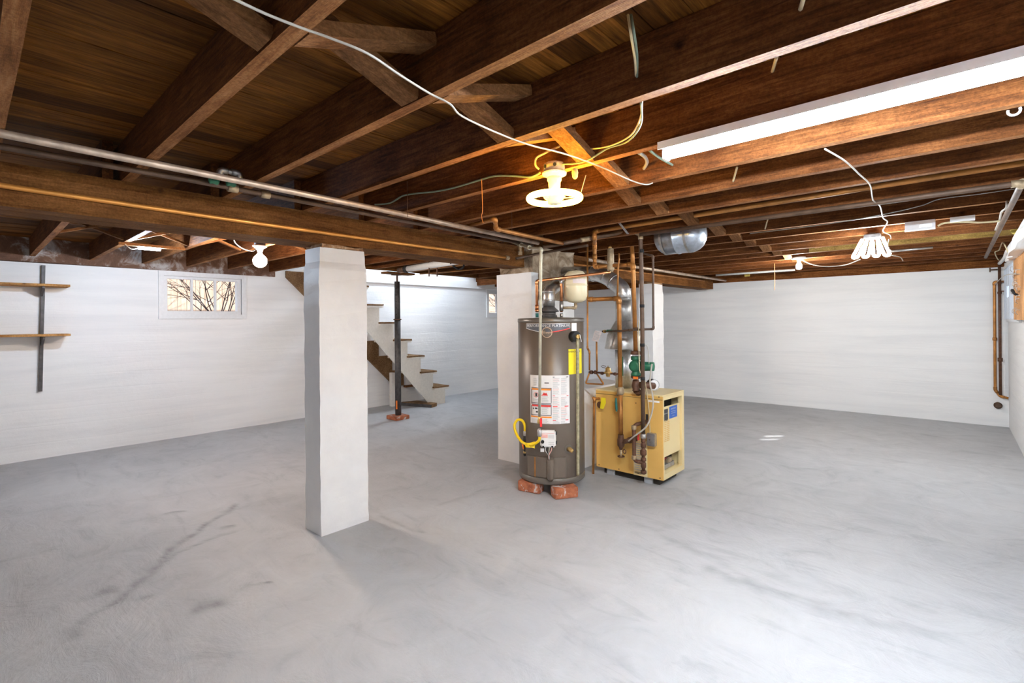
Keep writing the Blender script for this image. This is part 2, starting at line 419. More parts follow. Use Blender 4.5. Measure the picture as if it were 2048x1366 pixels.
    def jitter(s, amt, sc=7.0, cuts=0):
        from mathutils import noise as nz
        if cuts: bmesh.ops.subdivide_edges(s.bm, edges=s.bm.edges[:], cuts=cuts, use_grid_fill=True)
        for v in s.bm.verts:
            v.co += Vector(nz.noise_vector(v.co * sc)) * amt
        return s
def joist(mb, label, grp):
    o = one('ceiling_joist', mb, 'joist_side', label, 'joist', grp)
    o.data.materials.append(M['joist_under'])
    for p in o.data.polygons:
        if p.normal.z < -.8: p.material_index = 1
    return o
def wloc(o):
    v = Vector(o.location)
    while o.parent: o = o.parent; v += Vector(o.location)
    return v
def obj(name, mb, mat, parent=None):
    bm = mb.bm if isinstance(mb, MB) else mb
    bmesh.ops.recalc_face_normals(bm, faces=bm.faces[:])
    xs = [v.co for v in bm.verts]
    if parent is not None: base = wloc(parent)
    else: base = Vector(((min(v.x for v in xs) + max(v.x for v in xs)) / 2, (min(v.y for v in xs) + max(v.y for v in xs)) / 2, min(v.z for v in xs)))
    for v in bm.verts: v.co -= base
    me = bpy.data.meshes.new(name); bm.to_mesh(me); bm.free()
    o = bpy.data.objects.new(name, me); COL.objects.link(o)
    me.materials.append(M[mat] if isinstance(mat, str) else mat)
    if parent is not None: o.parent = parent
    else: o.location = base
    return o
def struct(name, mb, mat):
    o = obj(name, mb, mat); o['kind'] = 'structure'; return o
def tag(o, label, cat, group=None, kind=None):
    o['label'] = label; o['category'] = cat
    if group: o['group'] = group
    if kind: o['kind'] = kind
    return o
def thing(name, label, cat, loc, group=None):
    o = bpy.data.objects.new(name, None); o.empty_display_size = 0.1; COL.objects.link(o); o.location = loc
    return tag(o, label, cat, group)
def one(name, mb, mat, label, cat, group=None, kind=None): return tag(obj(name, mb, mat), label, cat, group, kind)
def text_bm(txt, size, place, depth=0.0006):
    cu = bpy.data.curves.new('t', 'FONT'); cu.body = txt; cu.size = size; cu.align_x = 'CENTER'; cu.align_y = 'CENTER'; cu.extrude = 0
    cu.resolution_u = 2
    o = bpy.data.objects.new('t', cu); COL.objects.link(o)
    dg = bpy.context.evaluated_depsgraph_get(); me = bpy.data.meshes.new_from_object(o.evaluated_get(dg))
    mb = MB(); mb.bm.from_mesh(me); bpy.data.objects.remove(o); bpy.data.curves.remove(cu); bpy.data.meshes.remove(me)
    for v in mb.bm.verts: v.co = place(v.co.x, v.co.y)
    return mb

def merge(*ms):
    r = ms[0]
    for m_ in ms[1:]:
        me = bpy.data.meshes.new('x'); m_.bm.to_mesh(me); r.bm.from_mesh(me); bpy.data.meshes.remove(me); m_.bm.free()
    return r

# ================================================================== THE SETTING
ZB, ZT = 2.27, 2.475      # joist underside, subfloor underside
XL, XR, YF, YN = -7.65, 0.55, 9.5, -2.6
mb = MB()
from mathutils import noise as nz
FLAT = ((-2.743, 3.584, .6), (-2.3, 4.4, .75), (-3.43, 1.85, .4), (-6.43, 4.48, .3), (-3.4, 7, .4), (-7.3, 5.3, 1.0), (-3.4, 4.3, .8))
def G(*pts): return [(lambda q: (q.x, q.y))(Zp(x, y, 0)) for x, y in pts]
# worn cracks, trowel ridges and dirt: (polyline on the floor, width, dirt, height)
WEAR = [(G((135, 1285), (205, 1215), (300, 1150), (345, 1095), (420, 1045), (470, 1010)), .022, .55, -.006),
        (G((330, 1120), (400, 1085), (470, 1062)), .018, .45, -.004),
        (G((1270, 1050), (1400, 1105), (1480, 1150), (1600, 1205), (1740, 1245), (1880, 1275)), .03, .22, .006),
        (G((1420, 1140), (1480, 1165), (1600, 1200), (1720, 1240)), .05, .3, .004),
        (G((1360, 1010), (1440, 1020), (1500, 1050)), .02, .2, .005),
        (G((745, 1020), (800, 1050), (850, 1065)), .012, .3, -.003),
        (G((880, 1010), (940, 990), (990, 975)), .02, .25, .004),
        (G((185, 1192), (205, 1186), (235, 1178)), .035, .5, -.003), (G((270, 1200), (300, 1193)), .03, .35, -.003), (G((330, 1030), (362, 1025)), .025, .5, .006),
        (G((385, 1225), (420, 1212), (445, 1208)), .045, .42, -.003), (G((445, 1056), (465, 1053)), .025, .5, .005), (G((520, 1171), (534, 1171)), .012, .95, .006),
        (G((560, 930), (640, 905), (700, 890)), .03, .2, .004), (G((760, 850), (830, 835), (900, 815)), .05, .2, .006), (G((1000, 945), (1020, 935), (1060, 950)), .08, .35, .01),
        (G((1370, 945), (1400, 940), (1380, 960)), .04, .3, .012), (G((480, 1180), (500, 1172)), .02, .25, 0)]
WB = [(min(p[0] for p in P) - 4 * w, max(p[0] for p in P) + 4 * w, min(p[1] for p in P) - 4 * w, max(p[1] for p in P) + 4 * w) for P, w, d, h in WEAR]
def segd(x, y, P):
    best = 9
    for (ax, ay), (bx, by) in zip(P, P[1:]):
        dx, dy = bx - ax, by - ay; L = dx * dx + dy * dy; t = max(0, min(1, ((x - ax) * dx + (y - ay) * dy) / L)) if L else 0
        best = min(best, math.hypot(x - ax - dx * t, y - ay - dy * t))
    return best
def floor_z(x, y):
    p = Vector((x, y, 0))
    z = nz.noise(p * 0.9) * 0.006 + nz.noise(p * 3.1) * 0.003; dirt = 0
    if y < 5.5:
        n1 = nz.noise(p * 14); x2, y2 = x + nz.noise(p * 6) * .05 + n1 * .02, y + nz.noise(p * 6 + Vector((5, 5, 5))) * .05
        for (P, w, d, h), B in zip(WEAR, WB):
            if B[0] < x < B[1] and B[2] < y < B[3]:
                q = segd(x2, y2, P) / w
                if q < 3: e = math.exp(-q * q); dirt = max(dirt, d * e * (.75 + .8 * n1)); z += h * e
    for (cx, cy, r) in FLAT:
        d = math.hypot(x - cx, y - cy)
        if d < r: z *= max(0, (d / r - 0.6) / 0.4)
    return z, max(0, dirt)
def grid(a, b, fine0, fine1, cf, cc):
    out = []; v = a
    while v < b: out.append(v); v += cf if fine0 <= v < fine1 else cc
    return out + [b]
gx = grid(XL - .1, XR + .1, -5.2, .5, .026, .09); gy = grid(YN - .1, YF + .1, .3, 4.6, .026, .09)
nx, ny = len(gx) - 1, len(gy) - 1
wl = mb.bm.loops.layers.float_color.new('wear'); DT = {}
V_ = []
for x in gx:
    row = []
    for y in gy:
        z, d = floor_z(x, y); v = mb.bm.verts.new((x, y, z)); DT[v] = d; row.append(v)
    V_.append(row)
for i in range(nx):
    for j in range(ny):
        f = mb.bm.faces.new((V_[i][j], V_[i + 1][j], V_[i + 1][j + 1], V_[i][j + 1])); f.smooth = True
        for l in f.loops: d = DT[l.vert]; l[wl] = (d, d, d, 1)
lo_ = [mb.bm.verts.new((x, y, -0.15)) for x, y in ((gx[0], gy[0]), (gx[-1], gy[0]), (gx[-1], gy[-1]), (gx[0], gy[-1]))]
mb.bm.faces.new(lo_[::-1])
struct('floor', mb, 'floor')

# left wall with two window openings
def wall_with_holes(x0, x1, y0, y1, z0, z1, holes):
    """wall slab between x0..x1; holes = (ya, yb, za, zb)"""
    mb = MB(); ys = sorted({y0, y1} | {h[0] for h in holes} | {h[1] for h in holes})
    for a, b in zip(ys, ys[1:]):
        hs = [h for h in holes if h[0] <= a and h[1] >= b]
        if not hs: mb.box((x0, a, z0), (x1, b, z1))
        else:
            h = hs[0]; mb.box((x0, a, z0), (x1, b, h[2])); 
            if z1 > h[3]: mb.box((x0, a, h[3]), (x1, b, z1))
    bmesh.ops.remove_doubles(mb.bm, verts=mb.bm.verts[:], dist=1e-5)
    return mb
W1 = (1.74, 2.68, 1.63, 2.135); W2 = (7.735, 8.60, 1.65, 2.15); W3 = (7.75, 9.35, 1.50, 2.16)
struct('wall_left', wall_with_holes(XL - .25, XL, YN - .25, YF + .25, -.15, 2.2, [W1, W2]), 'wall')
struct('wall_right', wall_with_holes(XR, XR + .25, YN - .25, YF + .25, -.15, 2.2, [W3]), 'wall')
struct('wall_back', MB().box((XL, YF, -.15), (XR, YF + .25, 2.185)), 'wall')
struct('wall_front', MB().box((XL, YN - .25, -.15), (XR, YN, 2.27)), 'wall')
# the wall carried up round the stair opening
mb = MB(); mb.box((XL - .25, 3.15, 2.2), (XL, 7.3, 3.3)); struct('wall_stairwell', mb, 'wall')
mb = MB(); mb.box((XL, 3.15, 2.48), (-6.2, 3.25, 3.3)); mb.box((XL, 7.2, 2.48), (-6.2, 7.3, 3.3)); mb.box((-6.26, 3.25, 2.48), (-6.2, 7.2, 3.3)); mb.box((XL - .25, 3.15, 3.3), (-6.2, 7.3, 3.35))
struct('wall_stairhead', mb, 'wall')
# ceiling: boards running away from the camera, with the stair opening left out
mb = MB(); x = XL - .25; bw = 0.135
while x < XR + .3:
    dz = random.uniform(0, 0.004)
    if x < -6.25:
        mb.box((x + .002, YN - .2, ZT + dz), (x + bw - .002, 3.2, ZT + .025)); mb.box((x + .002, 7.25, ZT + dz), (x + bw - .002, YF + .25, ZT + .025))
    else: mb.box((x + .002, YN - .2, ZT + dz), (x + bw - .002, YF + .25, ZT + .025))
    x += bw
mb.box((-6.2, YN - .2, ZT + .026), (XR + .3, YF + .25, ZT + .06)); mb.box((XL - .25, YN - .2, ZT + .026), (-6.2, 3.15, ZT + .06)); mb.box((XL - .25, 7.3, ZT + .026), (-6.2, YF + .25, ZT + .06))
struct('ceiling', mb, 'boards')
# sills / rim above the walls
mb = MB(); mb.box((XL - .25, YN, 2.2), (XL + .015, 3.15, 2.48)); mb.jitter(0.02, 5, 6)
struct('trim_1', mb, 'sill')
mb = MB(); mb.box((XL - .2, 7.3, 2.2), (XL - .02, YF, 2.48)); struct('trim_2', mb, 'wall')
mb = MB(); mb.box((XL, 3.6, 2.205), (XL + .05, YF, 2.345)); struct('trim_3', mb, 'wall')       # white painted ledge along the stair wall
mb = MB(); mb.box((XL, YF + .01, 2.185), (XR, YF + .25, 2.475)); struct('trim_4', mb, 'joist')
mb = MB(); mb.box((XR, YN, 2.2), (XR + .2, YF, 2.475)); struct('trim_5', mb, 'joist')
mb = MB(); mb.box((0.40, 4.3, 2.10), (XR, 7.0, 2.2)); mb.box((0.44, 7.0, 2.12), (XR, 7.9, 2.2)); mb.box((.5, 7.9, 2.165), (XR, 9.45, 2.2)); mb.jitter(0.03, 6, 5); struct('trim_6', mb, 'post')
mb = MB(); mb.box((XL, YN - .25, 2.27), (XR, YN, 2.475)); struct('trim_7', mb, 'joist')

# windows
def window(name, x, o, dirn, bars, casing=0.06, glass=True):
    ya, yb, za, zb = o
    f = MB(); t = 0.045
    for a, b, c, d in ((ya, ya + t, za, zb), (yb - t, yb, za, zb), (ya + t, yb - t, za, za + t), (ya + t, yb - t, zb - t * .8, zb)):
        f.box((x - .03, a, c), (x + .03, b, d))
    # flat casing on the room side
    xc = x + dirn * 0.05
    fr = obj(name, f, 'frame'); fr['kind'] = 'structure'
    c = MB(); w = casing; x0, x1 = sorted((x + dirn * 0.03, x + dirn * 0.07))
    for a, b, cc, d in ((ya - w, ya, za - w, zb + w), (yb, yb + w, za - w, zb + w), (ya, yb, za - w, za), (ya, yb, zb, zb + w)):
        c.box((x0, a, cc), (x1, b, d))
    obj('casing', c, 'frame', fr)
    n = bars + 1; ww = (yb - ya - 2 * t) / n
    for k in range(1, n):
        y = ya + t + ww * k
        obj('muntin', MB().box((x - .02, y - .013, za + t), (x + .02, y + .013, zb - t * .8)), 'frame', fr)
    for k in range(n):
        y = ya + t + ww * k
        obj('pane', MB().box((x - .003, y + .013, za + t), (x + .003, y + ww - .013, zb - t * .8)), 'glass', fr)
    return fr
window('window_1', XL - 0.045, W1, 1, 2)
window('window_2', XL - 0.045, W2, 1, 2)
w3 = window('window_3', XR + 0.045, W3, -1, 2)

# ================================================================== OUTSIDE THE WINDOWS
GZ = 1.45
one('garden_ground', MB().box((-12.5, -1, GZ - .4), (XL - .26, 11.5, GZ)), 'soil', 'bare brown soil of the yard outside the basement windows', 'ground')
f = thing('board_fence', 'pale weathered vertical board fence seen through the basement windows', 'fence', (-9.9, 5.0, GZ))
y = -0.5
bb = MB()
while y < 10.8:
    bb.box((-9.9 + random.uniform(0, .01), y, GZ), (-9.87, y + .135, GZ + 1.9)); y += 0.14
obj('fence_boards', bb, 'fence', f)
obj('rail', MB().box((-9.98, -.5, GZ + .4), (-9.9, 10.8, GZ + .5)), 'fence', f); obj('rail', MB().box((-9.98, -.5, GZ + 1.4), (-9.9, 10.8, GZ + 1.5)), 'fence', f)
def bush(cx, cy, n, spread, label, seed, lean=0.0):
    rnd = random.Random(seed)
    mb = MB()
    def br(p, d, L, r, lev):
        pts = [p]; q = p.copy(); dd = d.copy()
        for k in range(6):
            dd = (dd + Vector((rnd.uniform(-.12, .12), rnd.uniform(-.16, .16), rnd.uniform(-.1, .06)))).normalized()
            q = q + dd * L / 6; pts.append(q.copy())
        mb.tube(pts, [r * (1 - .12 * k) for k in range(7)], 5)
        if lev > 0:
            for k in (2, 3, 4, 5):
                nd = (dd + Vector((rnd.uniform(-.5, .5), rnd.uniform(-.8, .8), rnd.uniform(-.6, .3)))).normalized()
                br(pts[k], nd, L * .55, r * .5, lev - 1)
    for k in range(n):
        d = Vector((rnd.uniform(-.25, .25), rnd.uniform(-spread, spread) + lean, 1)).normalized()
        br(Vector((cx + rnd.uniform(-.1, .1), cy + rnd.uniform(-.12, .12), GZ)), d, rnd.uniform(.9, 1.5), .011, 2)
    return one('bare_shrub', mb, 'bark', label, 'shrub')
bush(-8.75, 2.75, 9, 1.0, 'bare dark branched shrub outside the three-pane left window', 3, -.2)
bush(-8.75, 9.6, 10, 1.1, 'bare tangled shrub outside the narrow window beside the chimney', 5, -.1)

# ================================================================== JOISTS, BEAMS, BRACES
JE = [(0.067, 'rough ceiling joist at the top left corner, closest to the camera'),
      (0.568, 'second ceiling joist from the camera, bare diagonal braces nailed on both sides'),
      (1.057, 'third ceiling joist from the camera, crossed by the long white cable'),
      (1.555, 'fourth ceiling joist from the camera, amber-lit edge just in front of the ring lamp'),
      (2.042, 'ceiling joist carrying the ring lamp and the long bright fluorescent tube'),
      (2.545, 'brightly lit ceiling joist right behind the long fluorescent tube'),
      (2.995, 'ceiling joist next behind the brightly lit one'),
      (3.43, 'ceiling joist with an amber copper pipe running along its far side'),
      (4.00, 'ceiling joist with a dark pipe running along its near side, behind the hung steel tank'),
      (4.63, 'ceiling joist crossed by thin grey wire, in front of the white junction box'),
      (5.10, 'ceiling joist above the white open junction box'),
      (5.55, 'ceiling joist just in front of the clustered work light'),
      (6.13, 'ceiling joist carrying the clustered work light'),
      (6.60, 'ceiling joist with an olive board scabbed on its right half'),
      (7.13, 'ceiling joist carrying the small bare bulb near the back wall'),
      (7.53, 'ceiling joist just behind the small bare bulb'),
      (8.03, 'third ceiling joist from the back wall'),
      (8.53, 'second ceiling joist from the back wall'),
      (9.03, 'last ceiling joist before the back wall')]
for i, (y, lab) in enumerate(JE):
    mb = MB()
    x0, x1 = -3.62, XR + .0
    if y < 4.3 and y > 3.7: x0 = -3.15
    if 4.3 < y < 4.7: x0 = -3.15
    nseg = 10
    for k in range(1): mb.box((x0, y, ZB), (x1, y + .046, ZT - .001))
    bmesh.ops.bisect_plane(mb.bm, geom=mb.bm.verts[:] + mb.bm.edges[:] + mb.bm.faces[:], plane_co=(-1.5, 0, 0), plane_no=(1, 0, 0))
    mb.jitter(0.0016, 2.3, 3)
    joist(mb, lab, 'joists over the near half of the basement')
JW = [(0.49, 'joist over the shelves, first beyond the beam from the left edge'),
      (1.00, 'joist above the lit cool strip lamp, left end'),
      (1.53, 'joist meeting the lit cool strip lamp at its right end'),
      (2.03, 'joist on the left of the glowing globe bulb'),
      (2.55, 'joist just right of the globe bulb, ending behind the square pillar'),
      (3.06, 'joist bearing on the beam just right of the near square pillar')]
for k, y in enumerate((3.55, 4.05, 4.6, 5.1, 5.6, 6.1, 6.6)):
    JW.append((y, 'trimmed joist number %s from the near pillar, ending at the stair opening' % ['one', 'two', 'three', 'four', 'five', 'six', 'seven'][k]))
for k, y in enumerate((7.35, 7.9, 8.45, 9.0)):
    JW.append((y, 'joist %s beyond the stair opening on the chimney side' % ['first', 'second', 'third', 'fourth'][k]))
for y, lab in JW:
    x0 = XL + .02
    if 3.3 < y < 7.2: x0 = -6.25
    if 3.9 < y < 4.7 : x1 = -3.75
    else: x1 = -3.33
    yy = y - .0
    for ye, _ in JE:      # lapped beside the near-half joists
        if abs(ye - y) < .05: yy = ye - .05
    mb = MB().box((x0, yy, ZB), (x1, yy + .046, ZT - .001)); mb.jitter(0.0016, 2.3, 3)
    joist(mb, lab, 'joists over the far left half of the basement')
hb = MB().box((-6.30, 3.26, ZB), (-6.255, 7.22, ZT - .001)).jitter(.0015, 3, 3)
one('stair_header', hb, 'beam', 'brown header board along the edge of the stair opening, above the steel post', 'header')
# girder: two planks
def beam(y0, y1, label):
    t = thing('main_beam', label, 'beam', (-3.435, (y0 + y1) / 2, 2.06))
    for xa, xb in ((-3.435, -3.31), (-3.56, -3.438)):
        m_ = MB().box((xa, y0, 2.06), (xb, y1, ZB - .001)); m_.jitter(.003, 1.7, 4); obj('plank', m_, 'beam', t)
    obj('edge_strip', MB().box((-3.60, y0, 2.062), (-3.563, y1, 2.13)), 'beam', t)
beam(YN, 3.885, 'long brown main beam from the left edge over the near pillar to the chimney')
beam(4.66, 9.26, 'brown main beam beyond the chimney, end stopping short of the back wall')

# diagonal bridging
def brace(x, ya, za, yb, zb, lab, grp, w=.09, t=.04):
    a, b = Vector((x, ya, za)), Vector((x, yb, zb)); d = (b - a)
    q = Matrix(((1, 0, 0), (0, d.y / d.length, -d.z / d.length), (0, d.z / d.length, d.y / d.length)))
    c = (a + b) / 2; L = d.length
    mb = MB().box(c - Vector((w / 2, L / 2, t / 2)), c + Vector((w / 2, L / 2, t / 2)), rot=q)
    mb.jitter(.002, 6, 2)
    one('joist_brace', mb, 'brace', lab, 'brace', grp)
names_e = ['between the two joists nearest the camera', 'between the second and third joists from the camera', 'between the third and fourth joists from the camera',
           'above the ring lamp', 'between the ring lamp joist and the brightly lit joist', 'behind the brightly lit joist',
           'in the second bay behind the brightly lit joist', 'above the hung steel tank', 'just right of the hung steel tank', 'one bay behind the steel tank',
           'two bays behind the steel tank', 'three bays behind the steel tank', 'above left of the work light', 'just left of the small bare bulb', 'at the small bare bulb', 'one bay behind the small bulb']
for i in range(len(JE) - 3):
    ya, yb = JE[i][0] + .046, JE[i + 1][0]
    x = -1.42 if i < 5 else -1.58
    if i == 3: x = -1.33
    if i >= len(names_e): break
    lo, hi = ZB + .02, ZT - .03
    brace(x, ya - .0, hi, yb + .0, lo, 'diagonal brace falling away from camera, ' + names_e[i], 'cross braces along the middle of the near joists')
    if i in (0, 1, 2, 3, 5, 7, 9, 12):
        brace(x + .1 if i != 3 else x - .11, ya + .0, lo, yb - .0, hi, 'diagonal brace rising away from camera, ' + names_e[i], 'cross braces along the middle of the near joists')
names_w = ['over the shelves', 'left of the cool strip lamp', 'right of the cool strip lamp', 'beside the globe bulb', 'behind the globe bulb']
JWy = [.49, 1.0, 1.51, 2.0, 2.505, 3.01]
for i in range(5):
    ya, yb = JWy[i] + .046, JWy[i + 1]
    x = -5.7 if i < 3 else -5.25
    brace(x, ya + .01, ZT - .03, yb - .01, ZB + .02, 'thin cross brace falling away, ' + names_w[i], 'thin braces over the left half', .045, .02)
    brace(x + .06, ya + .01, ZB + .02, yb - .01, ZT - .03, 'thin cross brace rising away, ' + names_w[i], 'thin braces over the left half', .045, .02)
one('scab_board', MB().box((-1.25, 6.57, 2.20 + .07), (0.45, 6.595, 2.45)), 'olive_wood', 'olive-brown board nailed along a joist behind the work light', 'board')
one('wood_block', MB().bar((-1.12, 6.28, 2.30), (-.98, 6.52, 2.36), .05, .05), 'peg', 'pale short wood block between joists, right of the small bulb', 'block')

# ================================================================== PILLARS, CHIMNEY
def pillar(x0, x1, y0, y1, ztop, label, cracked=False):
    mb = MB(); nz_ = 26
    t = thing('concrete_pillar', label, 'pillar', ((x0 + x1) / 2, (y0 + y1) / 2, 0))
    mb.box((x0, y0, -.01), (x1, y1, ztop))
    bmesh.ops.subdivide_edges(mb.bm, edges=[e for e in mb.bm.edges if abs((e.verts[0].co - e.verts[1].co).z) > 1], cuts=40)
    for v in mb.bm.verts:
        k = nz.noise(Vector((v.co.x * 3, v.co.y * 3, v.co.z * 11))) * .006
        v.co.x += k; v.co.y += nz.noise(Vector((v.co.x * 5 + 9, v.co.y * 3, v.co.z * 9))) * .005
        if v.co.z > ztop - .12: 
            v.co.x -= (v.co.x - (x0 + x1) / 2) * .06; v.co.y -= (v.co.y - (y0 + y1) / 2) * .06
    obj('shaft', mb, 'post', t)
    cp = MB().box((x0 + .0, y0 + .02, ztop), (x1 - .005, y1 - .02, 2.059)); cp.jitter(.012, 25, 4)
    obj('mortar_cap', cp, 'mortar', t)
    return t
pillar(-3.54, -3.31, 1.665, 2.04, 2.035, 'white square concrete pillar standing nearest, alone in the open floor')
pillar(-3.54, -3.31, 6.80, 7.16, 2.04, 'white concrete pillar partly hidden behind the boiler pipes')
ch = thing('chimney', 'white painted chimney with bare tan top behind the water heater', 'chimney', (-3.465, 4.27, 0))
mb = MB().box((-3.71, 3.89, -.01), (-3.22, 4.65, 2.0)); mb.jitter(.006, 4, 7)
obj('painted_shaft', mb, 'post', ch)
mb = MB().box((-3.69, 3.905, 2.0), (-3.215, 4.64, 2.27)); mb.jitter(.02, 9, 6); o = obj('bare_top', mb, 'parge', ch); o['label'] = 'unpainted tan rough parging'
mb = MB().box((-3.219, 4.0, 1.72), (-3.205, 4.56, 2.02)); mb.jitter(.01, 9, 5); obj('parging_patch', mb, 'parge', ch)
one('chimney_footing', MB().box((-3.215, 4.02, -.01), (-2.80, 5.1, .80)).jitter(.004, 5, 4), 'post', 'low white block filling the gap behind heater and boiler', 'footing')

# ================================================================== LAMPS
def lamp_tube():
    t = thing('fluorescent_tube_lamp', 'long bright white fluorescent tube lamp under a joist at top right', 'lamp', (-.33, 2.065, 2.25))
    obj('housing', merge(MB().box((-.95, 2.01, 2.25), (.29, 2.12, 2.269)), MB().box((-.95, 2.008, 2.236), (.29, 2.012, 2.25)), MB().box((-.95, 2.118, 2.232), (.29, 2.122, 2.25))), 'white', t)
    m_ = MB().tube([(-.925, 2.065, 2.222), (.265, 2.065, 2.222)], .019, 16); obj('tube', m_, 'tube_lit', t)
    for x in (-.945, .265): obj('end_cap', MB().box((x, 2.042, 2.2), (x + .018, 2.088, 2.243), bev=.003), 'white', t)
lamp_tube()
RC = Vector((-1.488, 1.985, 0))
t = thing('ring_lamp', 'glowing yellow circular fluorescent lamp on a white socket adapter', 'lamp', (RC.x, RC.y, 2.09))
pts = [RC + Vector((math.cos(a) * .127, math.sin(a) * .127, 2.115)) for a in [2 * PI * k / 48 for k in range(48)]]
obj('ring_tube', MB().tube(pts, .0155, 14, closed=True), 'ring_lit', t)
obj('ballast', MB().lathe(RC + Vector((0, 0, 2.085)), [(.02, 0), (.034, .004), (.036, .02), (.05, .03), (.055, .036), (.03, .05), (.024, .06), (.024, .1), (.018, .105)], 28), 'white', t)
obj('adapter', MB().lathe(RC + Vector((0, 0, 2.145)), [(.02, 0), (.026, .01), (.03, .03), (.03, .05), (.036, .06), (.036, .075)], 24), 'white', t)
for a in (0.4, 2.5, 4.6): obj('spoke', MB().cyl(RC + Vector((math.cos(a) * .03, math.sin(a) * .03, 2.112)), RC + Vector((math.cos(a) * .118, math.sin(a) * .118, 2.112)), .003, 8), 'white', t)
obj('socket_base', MB().lathe(RC + Vector((0, 0, 2.2)), [(.03, 0), (.034, .02), (.06, .032), (.062, .042), (.05, .048)], 28), 'white', t)
t = thing('ceiling_electrical_box', 'cream metal box above the ring lamp with cables entering it', 'electrical box', (RC.x, RC.y, 2.25))
obj('box', MB().lathe(RC + Vector((0, 0, 2.249)), [(.05, 0), (.053, .004), (.053, .038), (.045, .042)], 8), 'cabley', t)
for a in (3.6, 4.3, 5.4): obj('knockout', MB().cyl(RC + Vector((math.cos(a) * .0505, math.sin(a) * .0505, 2.27)), RC + Vector((math.cos(a) * .0545, math.sin(a) * .0545, 2.27)), .009, 12), 'black', t)
# globe bulb on the left
GB = Vector((-4.93, 1.90, 0))
pg = Yp(520, 522, 1.90); GB = Vector((pg.x, pg.y, 0)); gz = pg.z
t = thing('globe_bulb_lamp', 'glowing orange-white globe bulb in a white ceiling socket left of the pillar', 'lamp', (GB.x, GB.y, gz - .07))
obj('bulb', MB().sphere(GB + Vector((0, 0, gz)), .062, seg=24), 'bulbL_lit', t)
obj('bulb_neck', MB().lathe(GB + Vector((0, 0, gz + .05)), [(.038, 0), (.022, .025), (.018, .05)], 20), 'white', t)
obj('socket', MB().lathe(GB + Vector((0, 0, gz + .09)), [(.024, 0), (.028, .02), (.036, .03), (.062, .045), (.066, .055), (.05, .06)], 24), 'white', t)
obj('mounting_box', MB().lathe(GB + Vector((0, 0, gz + .15)), [(.05, 0), (.052, .004), (.052, max(.02, 2.29 - gz - .15))], 8), 'dark_metal', t)
# small bulb at the far end
pb = Yp(1598, 531, 7.155); t = thing('bare_bulb_lamp', 'small glowing bare bulb in a white socket near the back wall', 'lamp', (pb.x, pb.y, pb.z - .05))
obj('bulb', MB().lathe(pb, [(.008, -.05), (.028, -.042), (.036, -.02), (.034, 0), (.02, .03), (.016, .045)], 20), 'bulbR_lit', t)
obj('socket', MB().lathe(pb + Vector((0, 0, .045)), [(.02, 0), (.024, .03), (.06, .045), (.085, .06), (.085, 2.268 - pb.z - .045)], 24), 'white', t)
# clustered work light
cw = Yp(1742, 494, 5.35)
t = thing('work_light', 'bright work light of fanned U-shaped tubes hanging under far joists', 'lamp', (cw.x, cw.y, cw.z - .1))
obj('ballast_housing', MB().box((cw.x - .06, cw.y + .05, cw.z + .085), (cw.x + .06, cw.y + .19, cw.z + .125), bev=.006), 'dark_metal', t)
obj('hanger', MB().box((cw.x - .02, cw.y + .1, cw.z + .125), (cw.x + .02, cw.y + .14, 2.268)), 'dark_metal', t)
for k, dx in enumerate((-.11, -.037, .037, .11)):
    x = cw.x + dx * .5; x2 = cw.x + dx * 1.05
    u = Vector((1, 0, 0))
    pts = []
    for (s_, tt) in ((-1, 0), (-1, .3), (-1, .6), (-1, .9), (-.6, 1), (.6, 1), (1, .9), (1, .6), (1, .3), (1, 0)):
        pts.append(Vector((x + (x2 - x) * tt * 1.0 + s_ * .019, cw.y + .1 - tt * .12, cw.z + .085 - tt * .17)))
    obj('light_tube', MB().tube(catmull(pts, 4), .0125, 10), 'shop_lit', t)
# unseen fill lamp, added above the stair opening to brighten the wall there
t = thing('added_stair_lamp', 'added unseen round fill lamp high in the stair opening', 'lamp', (-6.75, 5.6, 3.2))
obj('base', MB().cyl((-6.75, 5.6, 3.27), (-6.75, 5.6, 3.299), .12, 24), 'white', t)
obj('globe', MB().sphere((-6.75, 5.6, 3.22), .09, (1, 1, .6), 20), 'stair_fill_lit', t)
# cool strip on the left
sa, sb = Zp(238, 488, 2.245), Zp(368, 501, 2.245)
xs = (sa.x + sb.x) / 2
t = thing('strip_lamp', 'short lit cool white strip lamp on a thin batten across the left joists', 'lamp', (xs, (sa.y + sb.y) / 2, 2.23))
obj('batten', MB().box((xs - .018, sa.y, 2.242), (xs + .018, sb.y, 2.268)), 'brace', t)
pa, pb2 = Zp(277, 495, 2.232), Zp(320, 499, 2.232)
obj('tube', MB().tube([(xs, pa.y, 2.229), (xs, pb2.y, 2.229)], .013, 12), 'strip_lit', t)

# ================================================================== LEFT WALL: SHELVES
t = thing('shelf_bracket', 'tall dark slotted upright bolted to the left wall carrying both shelves', 'bracket', (XL + .02, .59, .74))
a, b = Xp(87, 531, XL + .02), Xp(81, 783, XL + .02)
obj('upright', MB().bar((XL + .017, a.y, a.z), (XL + .017, b.y, b.z), .045, .03).jitter(.004, 9, 3), 'dark_metal', t)
for z in (1.925, 1.375): obj('arm', MB().prism([(XL + .03, .575, z), (XL + .03, .575, z - .1), (XL + .06, .575, z - .1), (XL + .26, .575, z - .02), (XL + .26, .575, z)], (0, .02, 0)), 'dark_metal', t)
for z, lab in ((1.94, 'upper pine board shelf on the left wall'), (1.39, 'lower pine board shelf on the left wall')):
    one('wall_shelf', MB().box((XL + .005, -.6, z - .012), (XL + .29, .8, z + .012)), 'shelf_wood', lab, 'shelf', 'pine shelves on the left wall')

